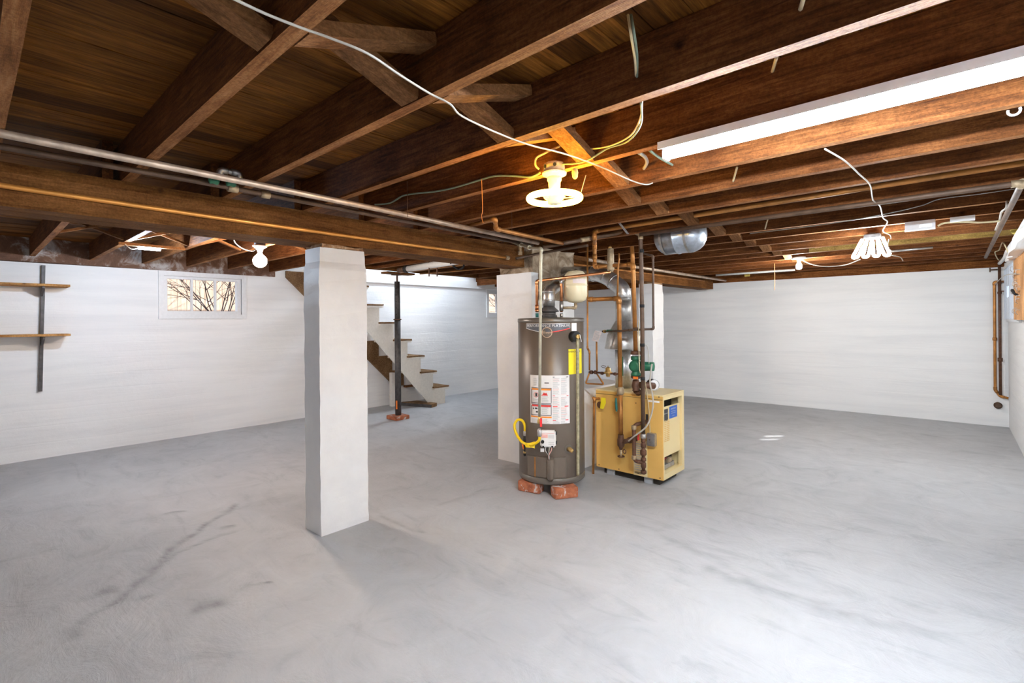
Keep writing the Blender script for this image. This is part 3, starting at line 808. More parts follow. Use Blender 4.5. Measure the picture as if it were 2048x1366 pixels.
# ================================================================== STAIRS
XS, XW = -7.02, XL + .02
t = thing('staircase', 'steep worn staircase with cream sides and carpeted brown treads by the left wall', 'stairs', (-7.3, 5.0, 0))
steps = []
for k in range(8): steps.append((5.99 - .277 * k, .300 + .294 * k))     # nose y, tread top z
# zigzag near side board
poly = []
z_prev = 0
for (ny_, tz) in steps:
    poly += [(ny_ - .045, z_prev), (ny_ - .045, tz - .03)]; z_prev = tz - .03
top_y = steps[-1][0] - .3
def low(y): return max(0.0, (5.60 - y) * 1.075)
poly += [(top_y, z_prev), (top_y, low(top_y)), (5.60, 0)]
mb = MB().prism([(XS, y, z) for y, z in poly], (-.022, 0, 0)); obj('side_board', mb, 'stairwhite', t)
lv_ = [(5.72, .33), (5.45, .62), (5.20, .90), (4.92, 1.18), (4.65, 1.46), (4.37, 1.74), (4.1, 2.02), (3.83, 2.3)]
poly3 = [(5.25, .33)]
for k, (yv, zt_) in enumerate(lv_[1:]): poly3 += [(yv, zt_)] + ([(lv_[k + 2][0], zt_)] if k + 2 < len(lv_) else [(3.3, zt_)])
poly3[1] = (5.45, .33); poly3.insert(2, (5.45, .62)); poly3 += [(3.3, 2.2)]
obj('wall_stringer', MB().prism([(XW, y, z) for y, z in poly3], (.03, 0, 0)), 'stair_wood', t)
for yv, zt_ in [(5.46, .33)] + lv_[1:4]: obj('stringer_cleat', MB().box((XW + .03, yv - .02, zt_ - .035), (XW + .12, yv + .28, zt_ - .002)).jitter(.004, 12, 2), 'brace', t)
for k, (ny_, tz) in enumerate(steps):
    tr = obj('tread', MB().box((XW + .03, ny_ - .335, tz - .03), (XS + .05, ny_, tz)), 'stairwhite', t)
    cm = MB().box((XW + .03, ny_ - .34, tz + .001), (XS + .056, ny_ + .008, tz + .028)); cm.jitter(.008, 30, 3)
    obj('carpet_pad', cm, 'stair_wood', tr)
    obj('tread_soffit', MB().box((XW + .03, ny_ - .33, tz - .042), (XS - .023, ny_ - .03, tz - .031)), 'stair_wood', t)
obj('support_post', MB().box((-7.52, 5.08, 0), (-7.44, 5.14, .6)), 'stairwhite', t)
p = Zp(866, 812, 0)
obj('toe_board', MB().prism([(-7.45, 5.25, .0), (-6.80, 5.45, .0), (-6.86, 5.62, .0), (-7.35, 5.55, .0)], (0, 0, .06)), 'stair_wood', t)
obj('toe_edge', MB().bar((-7.45, 5.24, .028), (-6.79, 5.44, .028), .012, .05), 'dark_metal', t)
# jack post
JP = Vector((-6.43, 4.50, 0))
t = thing('jack_post', 'slim grey steel jack post standing on a brick in front of the stairs', 'post', JP + Vector((0, 0, .06)))
obj('lower_tube', MB().cyl(JP + Vector((0, 0, .062)), JP + Vector((0, 0, 1.55)), .047, 20), 'dark_metal', t)
obj('collar', MB().cyl(JP + Vector((0, 0, 1.535)), JP + Vector((0, 0, 1.55)), .062, 20), 'iron', t)
obj('upper_tube', MB().cyl(JP + Vector((0, 0, 1.55)), JP + Vector((0, 0, 2.13)), .043, 20), 'dark_metal', t)
for z in (1.62, 1.72, 1.82, 1.92, 2.02): obj('pin_hole', MB().cyl(JP + Vector((.025, -.036, z)), JP + Vector((.028, -.040, z)), .008, 10), 'black', t)
obj('screw', MB().cyl(JP + Vector((0, 0, 2.13)), JP + Vector((0, 0, 2.228)), .014, 12), 'iron', t)
obj('top_plate', MB().box(JP + Vector((-.07, -.07, 2.228)), JP + Vector((.07, .07, 2.236))), 'iron', t)
obj('orange_sticker', MB().box(JP + Vector((.02, -.052, .16)), JP + Vector((.042, -.046, .29)), rz=.4), 'orangep', t)
one('wood_pad', MB().box((-6.49, 4.25, 2.238), (-6.31, 4.75, 2.268)), 'beam', 'flat wood plank on top of the jack post', 'plank')
one('brick', MB().box((-6.56, 4.37, 0.002), (-6.30, 4.62, .06), bev=.006).jitter(.004, 22, 3), 'brick', 'brick under the steel jack post by the stairs', 'brick', 'loose bricks used as feet')

# ================================================================== WATER HEATER
TC = Vector((-2.743, 3.584, 0)); TR = .298; TZ0, TZ1 = .094, 1.524
tocam = Vector((-TC.x, -TC.y, 0)).normalized(); side = Vector((-tocam.y, tocam.x, 0))   # side: increasing theta -> to the right in the picture
if side.dot(RT0) < 0: side = -side
def cylpt(th, z, e=0.0): return Vector((TC.x, TC.y, z)) + (tocam * math.cos(th) + side * math.sin(th)) * (TR + e)
def cylhit(x, y, r=None):
    r = r or TR; d = ray(x, y); dx, dy = d.x, d.y; ox, oy = -TC.x, -TC.y
    A = dx * dx + dy * dy; B = 2 * (ox * dx + oy * dy); Cc = ox * ox + oy * oy - r * r; D = max(0, B * B - 4 * A * Cc)
    k = (-B - math.sqrt(D)) / (2 * A); p = CAM + d * k; v = Vector((p.x - TC.x, p.y - TC.y, 0))
    return math.atan2(v.dot(side), v.dot(tocam)), p.z
def patch(x0, y0, x1, y1, e, corner=0, n=12, th=.0012):
    """curved rectangle on the tank given by picture corners (resolved to angle and height)"""
    a0, _ = cylhit(x0, (y0 + y1) / 2); a1, _ = cylhit(x1, (y0 + y1) / 2); xm = (x0 + x1) / 2
    z1 = cylhit(xm, y0)[1]; z0 = cylhit(xm, y1)[1]
    return patch_az(a0, a1, z0, z1, e, n, th)
def patch_az(a0, a1, z0, z1, e, n=12, th=.0012):
    mb = MB(); n = max(1, n)
    out = [[mb.bm.verts.new(cylpt(a0 + (a1 - a0) * i / n, z, ee)) for z in (z0, z1)] for ee in (e, e - th) for i in range(n + 1)]
    F_, B_ = out[:n + 1], out[n + 1:]
    for i in range(n):
        for q in ((F_[i][0], F_[i + 1][0], F_[i + 1][1], F_[i][1]), (B_[i][0], B_[i][1], B_[i + 1][1], B_[i + 1][0]), (F_[i][0], B_[i][0], B_[i + 1][0], F_[i + 1][0]), (F_[i][1], F_[i + 1][1], B_[i + 1][1], B_[i][1])): mb.bm.faces.new(q)
    for i in (0, n): mb.bm.faces.new((F_[i][0], F_[i][1], B_[i][1], B_[i][0]))
    return mb
wh = thing('water_heater', 'tall taupe gas water heater standing on bricks beside the tan boiler', 'water heater', (TC.x, TC.y, TZ0))
c0 = Vector((TC.x, TC.y, 0))
obj('tank_jacket', MB().lathe(c0, [(TR - .004, TZ0 + .055), (TR, TZ0 + .06), (TR, TZ1 - .035), (TR - .002, TZ1 - .034)], 72), 'tank', wh)
obj('bottom_pan', MB().lathe(c0, [(TR - .03, TZ0), (TR - .006, TZ0 + .002), (TR + .002, TZ0 + .012), (TR + .002, TZ0 + .05), (TR - .004, TZ0 + .056)], 72), 'tankrim', wh)
obj('top_lid', MB().lathe(c0, [(TR + .002, TZ1 - .035), (TR + .004, TZ1 - .03), (TR + .004, TZ1 - .004), (TR - .004, TZ1), (TR - .02, TZ1 + .001), (.02, TZ1 + .012)], 72), 'tankrim', wh)
# badge
a0 = cylhit(1053, 655)[0]; a1 = cylhit(1140, 655)[0]; am = (a0 + a1) / 2
zt, zm_ = cylhit(1096, 647)[1], cylhit(1096, 657)[1]
def badge(e, inset, zdrop):
    mb = MB(); n = 20; tops, bots = [], []
    for i in range(n + 1):
        a = a0 + inset + (a1 - a0 - 2 * inset) * i / n; u = (i / n - .5) * 2
        tops.append(mb.bm.verts.new(cylpt(a, zt - inset * .3, e))); bots.append(mb.bm.verts.new(cylpt(a, zm_ - zdrop * (1 - abs(u) ** 1.6) + inset * .3, e)))
    for i in range(n): mb.bm.faces.new((tops[i], tops[i + 1], bots[i + 1], bots[i]))
    return mb
bd = obj('brand_badge', badge(.0016, 0, .036), 'silver', wh); obj('badge_field', badge(.0022, .012, .034), 'badge', bd)
zc = (zt + zm_) / 2
def cyl_place(a_c, z_c, e, rot=0):
    def f(x, y):
        return cylpt(a_c + x / TR, z_c + y, e)
    return f
obj('lettering', text_bm('PERFORMANCE PLATINUM', .0325, cyl_place(am, zc + .001, .003)), 'silver', bd)
sw = MB(); n = 10
vsA, vsB = [], []
for i in range(n + 1):
    u = i / n; a = am + .1 + (a1 - am - .12) * u; z = zm_ - .036 * (1 - abs(.25 + .75 * u) ** 1.6)
    vsA.append(sw.bm.verts.new(cylpt(a, z + .004, .003))); vsB.append(sw.bm.verts.new(cylpt(a, z - .004, .003)))
for i in range(n): sw.bm.faces.new((vsA[i], vsA[i + 1], vsB[i + 1], vsB[i]))
obj('red_swoosh', sw, 'inkred', bd)
ac, zc2 = cylhit(1094, 665)
def disc_cyl(r, e, ri=0):
    mb = MB(); n = 40; o_ = [mb.bm.verts.new(cylpt(ac + math.cos(2 * PI * k / n) * r / TR, zc2 + math.sin(2 * PI * k / n) * r, e)) for k in range(n)]
    if ri:
        i_ = [mb.bm.verts.new(cylpt(ac + math.cos(2 * PI * k / n) * ri / TR, zc2 + math.sin(2 * PI * k / n) * ri, e)) for k in range(n)]
        for k in range(n): mb.bm.faces.new((o_[k], o_[(k + 1) % n], i_[(k + 1) % n], i_[k]))
    else: mb.bm.faces.new(o_)
    return mb
lg = obj('round_emblem', disc_cyl(.045, .0035), 'tank', wh)
obj('emblem_ring', disc_cyl(.045, .0045, .040), 'rosegold', lg)
obj('lettering', text_bm('Rheem', .029, cyl_place(ac, zc2, .0045)), 'rosegold', lg)
obj('white_sticker', patch(1143, 646, 1153, 662, .0016, n=4), 'paper', wh)
ys_ = obj('energy_label', patch(1137, 698, 1163, 748, .0016, n=8), 'tag_yellow', wh)
ay, zy = cylhit(1150, 703); obj('lettering', text_bm('ENERGYGUIDE', .022, cyl_place(ay, zy, .0026)), 'ink', ys_)
# the big instruction label
lab = obj('instruction_label', patch(1061, 751, 1139, 848, .0016, n=16), 'paper', wh)
def lp(x0, y0, x1, y1, mat, nm='printed_mark', e=.0026):
    return patch(x0, y0, x1, y1, e, n=6, th=.0006), mat
def lab_rects(name, rects, mat, e=.0026):
    ms = [patch(*r, e, n=4, th=.0006) for r in rects]; return obj(name, merge(*ms), mat, lab)
def frame(x0, y0, x1, y1, w=1.2): return [(x0, y0, x1, y0 + w), (x0, y1 - w, x1, y1), (x0, y0 + w, x0 + w, y1 - w), (x1 - w, y0 + w, x1, y1 - w)]
lab_rects('picture_frame', frame(1063, 775.5, 1103, 807) + frame(1063, 808.5, 1103, 831), 'ink')
lab_rects('orange_print', [(1064.5, 777, 1101.5, 780.5), (1062.5, 832.5, 1103.5, 835.5)], 'inkorange', .0034)
lab_rects('red_print', [(1064.5, 810, 1101.5, 813.5), (1105.5, 791, 1110, 792.2), (1133, 790.4, 1136.5, 791.6), (1105.5, 812.3, 1115, 813.8), (1129, 811.5, 1136.5, 813), (1105.5, 840, 1112, 841.4), (1131, 838.8, 1136.5, 840.2)], 'inkred')
rr = random.Random(4); rects = []; pinks = []
for y in range(755, 848):
    if y % 2: continue
    for (xa, xb) in ((1105.5, 1119.5), (1122, 1134.5)):
        if y in (790, 792, 812, 840): continue
        (pinks if rr.random() < .22 else rects).append((xa, y, xb - rr.uniform(0, 5), y + .7))
for y in range(756, 772, 2): rects.append((1067, y, 1075 - rr.uniform(0, 2), y + .7))
for y in range(815, 829, 2): rects.append((1084, y, 1097 - rr.uniform(0, 3), y + .7))
for y in range(838, 847, 2): rects.append((1064, y, 1101 - rr.uniform(0, 8), y + .7))
for y in range(793, 805, 2): rects.append((1084, y, 1100 - rr.uniform(0, 6), y + .7)); 
for y in range(798, 804, 2): rects.append((1066, y, 1080, y + .7))
lab_rects('grey_print', rects, 'inkgrey'); lab_rects('pink_print', pinks, 'inkpink')
lab_rects('black_print', [(1105.5, 753.6, 1109, 755), (1132, 753, 1136, 754.4), (1089, 765, 1098, 767), (1066, 815, 1068, 818), (1070, 815, 1075, 818), (1072, 822, 1076, 825), (1071, 786, 1074.5, 793)], 'ink')
aF, zF = cylhit(1089, 788); mbf = MB()
mbf.bm.faces.new([mbf.bm.verts.new(cylpt(aF + x / TR, zF + y, .0034)) for x, y in ((-.03, -.013), (-.015, -.004), (-.005, .014), (.006, .004), (.015, .012), (.03, -.013))]); obj('flame_pictogram', mbf, 'inkred', lab)
aP, zP = cylhit(1072.5, 789.5); mbf = MB(); n = 24
oo = [mbf.bm.verts.new(cylpt(aP + math.cos(2 * PI * k / n) * .022 / TR, zP + math.sin(2 * PI * k / n) * .022, .0036)) for k in range(n)]; ii = [mbf.bm.verts.new(cylpt(aP + math.cos(2 * PI * k / n) * .019 / TR, zP + math.sin(2 * PI * k / n) * .019, .0036)) for k in range(n)]
for k in range(n): mbf.bm.faces.new((oo[k], oo[(k + 1) % n], ii[(k + 1) % n], ii[k]))
obj('prohibition_ring', mbf, 'inkred', lab)
# gas control
ag, zg = cylhit(1097, 875); cpn = cylpt(ag, zg, 0); nrm = (cpn - Vector((TC.x, TC.y, zg))).normalized(); tng = Vector((-nrm.y, nrm.x, 0)); tng = tng if tng.dot(RT0) > 0 else -tng
def onface(u, v, d): return cpn + tng * u + Vector((0, 0, v)) + nrm * d
def fbox(mb, u0, u1, v0, v1, d0, d1, bev=0):
    rot = Matrix((tng, nrm, Vector((0, 0, 1)))).transposed(); c = onface((u0 + u1) / 2, (v0 + v1) / 2, (d0 + d1) / 2)
    h = Vector(((u1 - u0) / 2, (d1 - d0) / 2, (v1 - v0) / 2)); return mb.box(c - h, c + h, rot=rot, bev=bev)
gc = obj('gas_control', fbox(MB(), -.066, .066, -.068, .068, 0, .07, .012), 'paper', wh)
obj('dial', MB().cyl(onface(-.043, -.02, .07), onface(-.043, -.02, .082), .014, 20), 'black', gc)
obj('print_lines', merge(fbox(MB(), -.055, .055, .05, .054, .07, .0712), fbox(MB(), -.058, -.0, .012, .042, .07, .0712)), 'inkpink', gc)
obj('print_lines', merge(*[fbox(MB(), .005, .055, z, z + .003, .07, .0712) for z in (.012, .022, .032, -.025, -.04)]), 'inkgrey', gc)
obj('foot', fbox(MB(), .03, .045, -.066, -.052, .07, .076), 'black', gc); obj('foot', fbox(MB(), -.045, -.032, -.066, -.055, .07, .076), 'black', gc)
for v in (.045, -.035): obj('side_clip', fbox(MB(), .066, .074, v - .01, v + .012, .01, .05), 'black', gc)
for k, (u, mt) in enumerate(((-.018, 'inkgrey'), (-.006, 'black'), (.012, 'cable'), (.03, 'inkpink'))):
    obj('wire', MB().tube(catmull([onface(u, -.068, .035), onface(u - .004, -.1, .05), onface(.005, -.14, .045), onface(.006, -.185, .025)], 5), .0045, 8), mt, wh)
obj('wire_tag', fbox(MB(), -.066, -.035, -.115, -.085, .035, .037), 'paper', wh)
# burner access cover
obj('access_cover', patch(1056, 915, 1132, 955, .006, n=20, th=.006), 'tank', wh)
sd_ = merge(*[patch(*r, .0075, n=8, th=.002) for r in frame(1099, 916, 1132, 957, .8)]); obj('cover_seam', sd_, 'tankrim', wh)
abp, z1 = cylhit(1101, 919); z0 = cylhit(1101, 960)[1]
obj('cover_channel', MB().tube([cylpt(abp, z0, .004), cylpt(abp, z0 + .02, .012), cylpt(abp, z1 - .01, .012), cylpt(abp, z1, .008)], [.02, .03, .032, .03], 20), 'tank', wh)
obj('channel_mouth', MB().cyl(cylpt(abp, z1 + .0005, .012), cylpt(abp, z1 + .002, .012), .024, 20), 'black', wh)
arust, zr = cylhit(1071, 935); obj('scratch', patch(1069.5, 914, 1072, 953, .0072, n=2, th=.001), 'oldcopper', wh)
# drain valve
ad_, zd = cylhit(1137, 898)
obj('drain_flange', MB().cyl(cylpt(ad_, zd, -.005), cylpt(ad_, zd, .003), .038, 28), 'tankrim', wh)
dv_ = obj('drain_valve', MB().tube([cylpt(ad_, zd, 0), cylpt(ad_, zd, .03), cylpt(ad_ + .04, zd - .012, .05)], [.019, .019, .014], 14), 'brass', wh)
obj('valve_handle', MB().cyl(cylpt(ad_ - .02, zd + .0, .03), cylpt(ad_ - .02, zd + .012, .042), .016, 14), 'brass', dv_)
# T&P valve and its discharge tube
at_, zt_ = cylhit(1153, 673, TR + .05)
tp = obj('relief_valve', MB().cyl(cylpt(at_, zt_, -.01), cylpt(at_, zt_, .055), .045, 24), 'black', wh)
obj('valve_body', MB().tube([cylpt(at_, zt_, .05), cylpt(at_, zt_, .075)], .018, 14), 'brass', tp)
obj('lever', MB().bar(cylpt(at_ + .03, zt_ + .02, .078), cylpt(at_ + .06, zt_ - .045, .085), .012, .004), 'silver', tp)
ab_, zb_ = cylhit(1155, 950, TR + .03)
obj('discharge_tube', MB().tube([cylpt(at_, zt_ - .02, .065), cylpt(at_, zt_ - .06, .062), cylpt(ab_, zb_ + .02, .035), cylpt(ab_, zb_, .035)], .0145, 14), 'tp', wh)
# nipples and flue collar
def Dp(x, y, D):
    return CAM + ray(x, y) * (D / F_PX)
HW = Dp(1123, 633, 4.52); CW = Dp(1074, 630, 4.42); HW.z = CW.z = TZ1 + .01
for q in (HW, CW): obj('nipple', MB().cyl(q, q + Vector((0, 0, .035)), .014, 12), 'teal' if q is CW else 'galv', wh)
FC = Vector((TC.x + .0, TC.y + .0, TZ1)); 
fcp = Dp(1098, 628, 4.5); FC = Vector((fcp.x, fcp.y, TZ1))
obj('draft_hood', MB().lathe(FC, [(.075, .008), (.072, .03), (.062, .032), (.062, .055), (.09, .06), (.092, .066), (.055, .1), (.052, .11)], 32), 'dark_metal', wh)
def brick(c, rz, label, L=.2, w=.1, h=.091):
    c = Vector(c); R_ = Matrix.Rotation(rz, 3, 'Z')
    mb = MB().box((c.x - L / 2, c.y - w / 2, .002), (c.x + L / 2, c.y + w / 2, .002 + h), rz=rz, bev=.006).jitter(.003, 22, 3)
    for v in mb.bm.verts: v.co.z = min(v.co.z, .093)
    one('brick', mb, 'brick', label, 'brick', 'loose bricks used as feet')
b2 = Zp(1127, 985, .05); b1 = Zp(1062, 974, .05)
brick(Vector((b2.x - .02, b2.y + .04, 0)), YAW + math.radians(15), 'orange-red brick under the right front of the water heater', .21, .11)
brick(Vector((b1.x - .03, b1.y + .035, 0)), YAW - math.radians(28), 'white-smeared brick under the left front of the water heater', .21, .10)

# ================================================================== BOILER
BX0, BX1, BY0, BY1, BZ0, BZ1 = -2.635, -1.94, 4.165, 4.63, .062, .812
bo = thing('boiler', 'tan sheet metal boiler with open front recess beside the water heater', 'boiler', ((BX0 + BX1) / 2, (BY0 + BY1) / 2, .0))
sh = .012
obj('near_side_panel', MB().box((BX0, BY0, BZ0), (BX1, BY0 + sh, BZ1), bev=.002), 'boiler', bo)
obj('far_side_panel', MB().box((BX0, BY1 - sh, BZ0), (BX1, BY1, BZ1), bev=.002), 'boilerlt', bo)
obj('rear_panel', MB().box((BX0, BY0 + sh, BZ0), (BX0 + sh, BY1 - sh, BZ1)), 'boiler', bo)
obj('top_panel', MB().box((BX0, BY0 - .002, BZ1), (BX1 + .002, BY1 + .002, BZ1 + .012), bev=.003), 'boilerlt', bo)
obj('bottom_lip', MB().box((BX0, BY0 + sh, BZ0), (BX1, BY1 - sh, BZ0 + .05)), 'boilerlt', bo)
fp = obj('front_door', MB().box((BX1 - .035, BY0 + .03, BZ0 + .19), (BX1 - .02, BY1 - .05, BZ1 - .105), bev=.003), 'boilerlt', bo)
obj('front_frame', merge(MB().box((BX1 - .04, BY1 - .05, BZ0 + .05), (BX1, BY1 - sh, BZ1 - .001)), MB().box((BX1 - .03, BY0 + sh, BZ1 - .035), (BX1, BY1 - .05, BZ1 - .001)), MB().box((BX1 - .03, BY0 + sh, BZ0 + .05), (BX1, BY0 + .028, BZ1 - .035))), 'boilerlt', bo)
obj('inner_cabinet', MB().box((BX0 + .02, BY0 + .02, BZ0 + .052), (BX1 - .12, BY1 - .02, BZ1 - .01)), 'inside', bo)
obj('burner_tray', MB().box((BX1 - .118, BY0 + .06, BZ0 + .06), (BX1 - .05, BY1 - .12, BZ0 + .1)), 'galvdull', bo)
obj('gas_valve', MB().box((BX1 - .11, BY0 + .22, BZ0 + .1), (BX1 - .05, BY0 + .30, BZ0 + .15), bev=.006), 'grime', bo)
for k in range(3): obj('burner_wire', MB().tube(catmull([(BX1 - .07, BY0 + .1 + .02 * k, BZ0 + .1), (BX1 - .06, BY0 + .16, BZ0 + .16 - .01 * k), (BX1 - .07, BY0 + .23, BZ0 + .15)], 5), .003, 6), 'inkred' if k == 1 else 'black', bo)
for col in range(2):
    lv = [MB().box((BX1 - .0205, BY0 + .06 + col * .065, BZ0 + .33 + k * .017), (BX1 - .0165, BY0 + .11 + col * .065, BZ0 + .336 + k * .017)) for k in range(12)]
    obj('louvers', merge(*lv), 'boiler', fp)
def ftext(txt, size, y, z, x): return text_bm(txt, size, lambda u, v: Vector((x, y + u, z + v)))
bp = obj('dark_nameplate', MB().box((BX1 - .0205, BY0 + .055, BZ1 - .235), (BX1 - .017, BY0 + .145, BZ1 - .125)), 'ink', fp)
obj('lettering', ftext('WEIL-McLAIN', .013, BY0 + .10, BZ1 - .165, BX1 - .0164), 'silver', bp)
bl = obj('blue_plate', MB().box((BX1 - .0205, BY0 + .18, BZ1 - .225), (BX1 - .017, BY0 + .345, BZ1 - .115)), 'inkblue', fp)
obj('lettering', merge(ftext('IMPORTANT', .02, BY0 + .262, BZ1 - .14, BX1 - .0164), ftext('FOR SERVICE CALL', .012, BY0 + .262, BZ1 - .163, BX1 - .0164), ftext('PHONE 24 HOURS', .012, BY0 + .262, BZ1 - .18, BX1 - .0164), ftext('SERVICE', .012, BY0 + .262, BZ1 - .205, BX1 - .0164)), 'silver', bl)
for x in (BX0 + .03, BX0 + .25, BX0 + .45, BX1 - .03): obj('screw', MB().cyl((x, BY0 - .003, BZ0 + .02), (x, BY0, BZ0 + .02), .005, 10), 'black', bo)
for (px, py) in ((1274, 790), (1272, 806), (1318, 794)):
    q = Yp(px, py, BY0); obj('screw', MB().cyl((q.x, BY0 - .003, q.z), (q.x, BY0, q.z), .005, 10), 'black', bo)
obj('top_seam', MB().box((BX0, BY0 - .0022, BZ1 - .03), (BX1, BY0 - .0002, BZ1 - .027)), 'inside', bo)
q0, q1 = Yp(1297, 800, BY0), Yp(1319, 806, BY0); obj('pale_sticker', MB().box((q0.x, BY0 - .0022, q1.z), (q1.x, BY0 - .0002, q0.z)), 'paper', bo)
q0, q1 = Yp(1267, 878, BY0), Yp(1295, 955, BY0)
pl = obj('rating_label', MB().box((q0.x, BY0 - .0022, q1.z), (q1.x, BY0 - .0004, q0.z)), 'tag_paper' if 'tag_paper' in M else 'boilerlt', bo)
obj('printed_lines', merge(*[MB().box((q0.x + .01, BY0 - .003, q1.z + .05 + k * .02), (q1.x - .02 - .01 * (k % 3), BY0 - .0023, q1.z + .057 + k * .02)) for k in range(13)]), 'inkgrey', pl)
obj('barcode', merge(*[MB().box((q0.x + .012 + k * .006, BY0 - .003, q1.z + .015), (q0.x + .012 + k * .006 + .003, BY0 - .0023, q1.z + .035)) for k in range(12)]), 'ink', pl)
q = Yp(1294, 836, BY0); obj('cable_opening', MB().box((q.x - .012, BY0 - .0024, q.z - .035), (q.x + .012, BY0 - .0002, q.z + .035)), 'inside', bo)
obj('base_skid', MB().box((BX0 + .06, BY0 + .05, .0), (BX1 - .06, BY1 - .05, BZ0)), 'inside', bo)
for x, y in ((BX0 + .1, BY0 + .03), (BX1 - .2, BY0 + .03), (BX0 + .07, BY1 - .07)): obj('concrete_foot', MB().box((x, y, .0), (x + .08, y + .018, BZ0)), 'floor', bo)

# ================================================================== FLUES
def elbow_duct(label, pts, r, mat, loc, seams=(), extra=None):
    t = thing('flue_pipe', label, 'flue', loc)
    obj('duct', MB().tube(rounded(pts, .13, 7), r, 28), mat, t)
    for (p, d) in seams: obj('seam_band', MB().tube([Vector(p) - Vector(d).normalized() * .006, Vector(p) + Vector(d).normalized() * .006], r + .004, 28), mat, t)
    return t
f1 = FC + Vector((0, 0, .112)); 
f1b = f1 + Vector((0, 0, .13)); 
f2 = Dp(1131, 545, 4.66)
wall_pt = Xp(1118, 538, -3.22)
f2 = Vector((-3.02, 4.22, 1.90)); f3 = Vector((-3.206, 4.32, 1.93))
_z = Yp(1247, 541, 4.44).z
FJ = Vector((-3.02, 4.40, _z)); f2 = f1b + (FJ - f1b) * .55 + Vector((0, 0, .02))
t = elbow_duct('shiny galvanized flue elbow rising from the water heater into the chimney', [f1, f1b, f2, FJ], .056, 'galv', f1, [(f1 + Vector((0, 0, .05)), (0, 0, 1)), (f1b, (0, 0, 1)), ((f1b + f2) / 2, f2 - f1b)])
# boiler flue
bf = Yp(1247, 781, BY0 + .30); bfx, bfy = bf.x, BY0 + .27
def bz(py): return Yp(1247, py, bfy).z
bx_ = Yp(1247, 690, bfy).x
t = thing('boiler_flue', 'galvanized boiler flue with conical draft hood bending left into the chimney', 'flue', (bx_, bfy, BZ1 + .012))
B0 = Vector((bx_, bfy, 0))
obj('lower_duct', MB().cyl(B0 + Vector((0, 0, BZ1 + .013)), B0 + Vector((0, 0, bz(700))), .085, 32), 'galv', t)
zc0, zc1, zc2_ = bz(697), bz(668), bz(643)
obj('draft_hood', MB().lathe(B0, [(.186, zc0), (.188, zc0 + .004), (.158, zc1), (.152, zc1 + .004), (.082, zc2_), (.078, zc2_ + .005)], 40), 'galvdull', t)
obj('upper_duct', MB().cyl(B0 + Vector((0, 0, zc2_)), B0 + Vector((0, 0, bz(600))), .076, 32), 'galvdull', t)
e0 = B0 + Vector((0, 0, bz(601))); e1 = B0 + Vector((0, 0, bz(578))); e2 = Vector((bx_ - .22, bfy - .02, bz(545))); e3 = Vector((-3.203, bfy + .02, bz(537)))
obj('elbow', MB().tube(rounded([e0, e1, e2, e3], .12, 6), .078, 32), 'galv', t)
for p, d in ((e0 + Vector((0, 0, .02)), (0, 0, 1)), ((e1 + e2) / 2, e2 - e1), (e2 + (e1 - e2) * .15, e2 - e1), (e2 + (e3 - e2) * .25, e3 - e2)):
    obj('seam_band', MB().tube([Vector(p) - Vector(d).normalized() * .006, Vector(p) + Vector(d).normalized() * .006], .082, 28), 'galv', t)
obj('green_stain', MB().box((bx_ + .03, bfy - .0865, .95), (bx_ + .042, bfy - .0835, 1.14)), 'green', t)

# ================================================================== PIPEWORK
def pipe(name, pts, r, mat, label, cat='pipe', fit=None, seg=14, rnd=None, fitmat=None, ends=False):
    """a run of pipe as one thing, elbows and couplings as parts"""
    pts = [Vector(p) for p in pts]
    lowest = min(pts, key=lambda p: p.z)
    t = thing(name, label, cat, lowest)
    obj('tube', MB().tube(rounded(pts, rnd or r * 1.6), r, seg), mat, t)
    for i in range(1, len(pts) - 1):
        a = (pts[i - 1] - pts[i]).normalized(); c = (pts[i + 1] - pts[i]).normalized()
        if a.dot(c) > -.95:
            obj('elbow', MB().tube(rounded([pts[i] + a * r * 2.6, pts[i], pts[i + 1] * 0 + pts[i] + c * r * 2.6], r * 1.6), r * 1.22, seg), fitmat or mat, t)
    if fit:
        for (p, d, k, l) in fit:
            p = Vector(p); d = Vector(d).normalized(); obj('coupling', MB().cyl(p - d * l / 2, p + d * l / 2, r * k, seg), fitmat or mat, t)
    return t
Zd = (0, 0, 1)
# galvanized and copper runs in front of the main beam
gp = [(-2.77, -1.0, 2.262), (-2.77, .1, 2.252), (-2.785, .8, 2.25), (-2.77, 1.83, 2.233), (-2.79, 3.47, 2.204)]
pipe('galvanized_pipe', gp, .017, 'pipe_galv', 'long pale galvanized pipe slung below the joists in front of the beam', rnd=.05)
pipe('copper_pipe', [(-2.93, -1.0, 2.238), (-2.90, .8, 2.236), (-2.935, 2.1, 2.228), (-2.96, 3.6, 2.215)], .014, 'darkpipe', 'long dull dark pipe slung just behind the pale galvanized pipe', fit=[((-2.91, .98, 2.235), (0, 1, 0), 1.6, .05), ((-2.915, 1.15, 2.234), (0, 1, 0), 1.6, .05)], fitmat='grime')
pipe('gas_pipe', [(-3.292, -1.0, 2.155), (-3.292, .1, 2.152), (-3.292, 1.0, 2.138), (-3.292, 2.35, 2.129), (-3.292, 3.62, 2.13)], .0135, 'orange', 'amber copper pipe clipped along the face of the main beam', fit=[((-3.292, 3.6, 2.13), (0, 1, 0), 1.5, .05)], fitmat='grime')
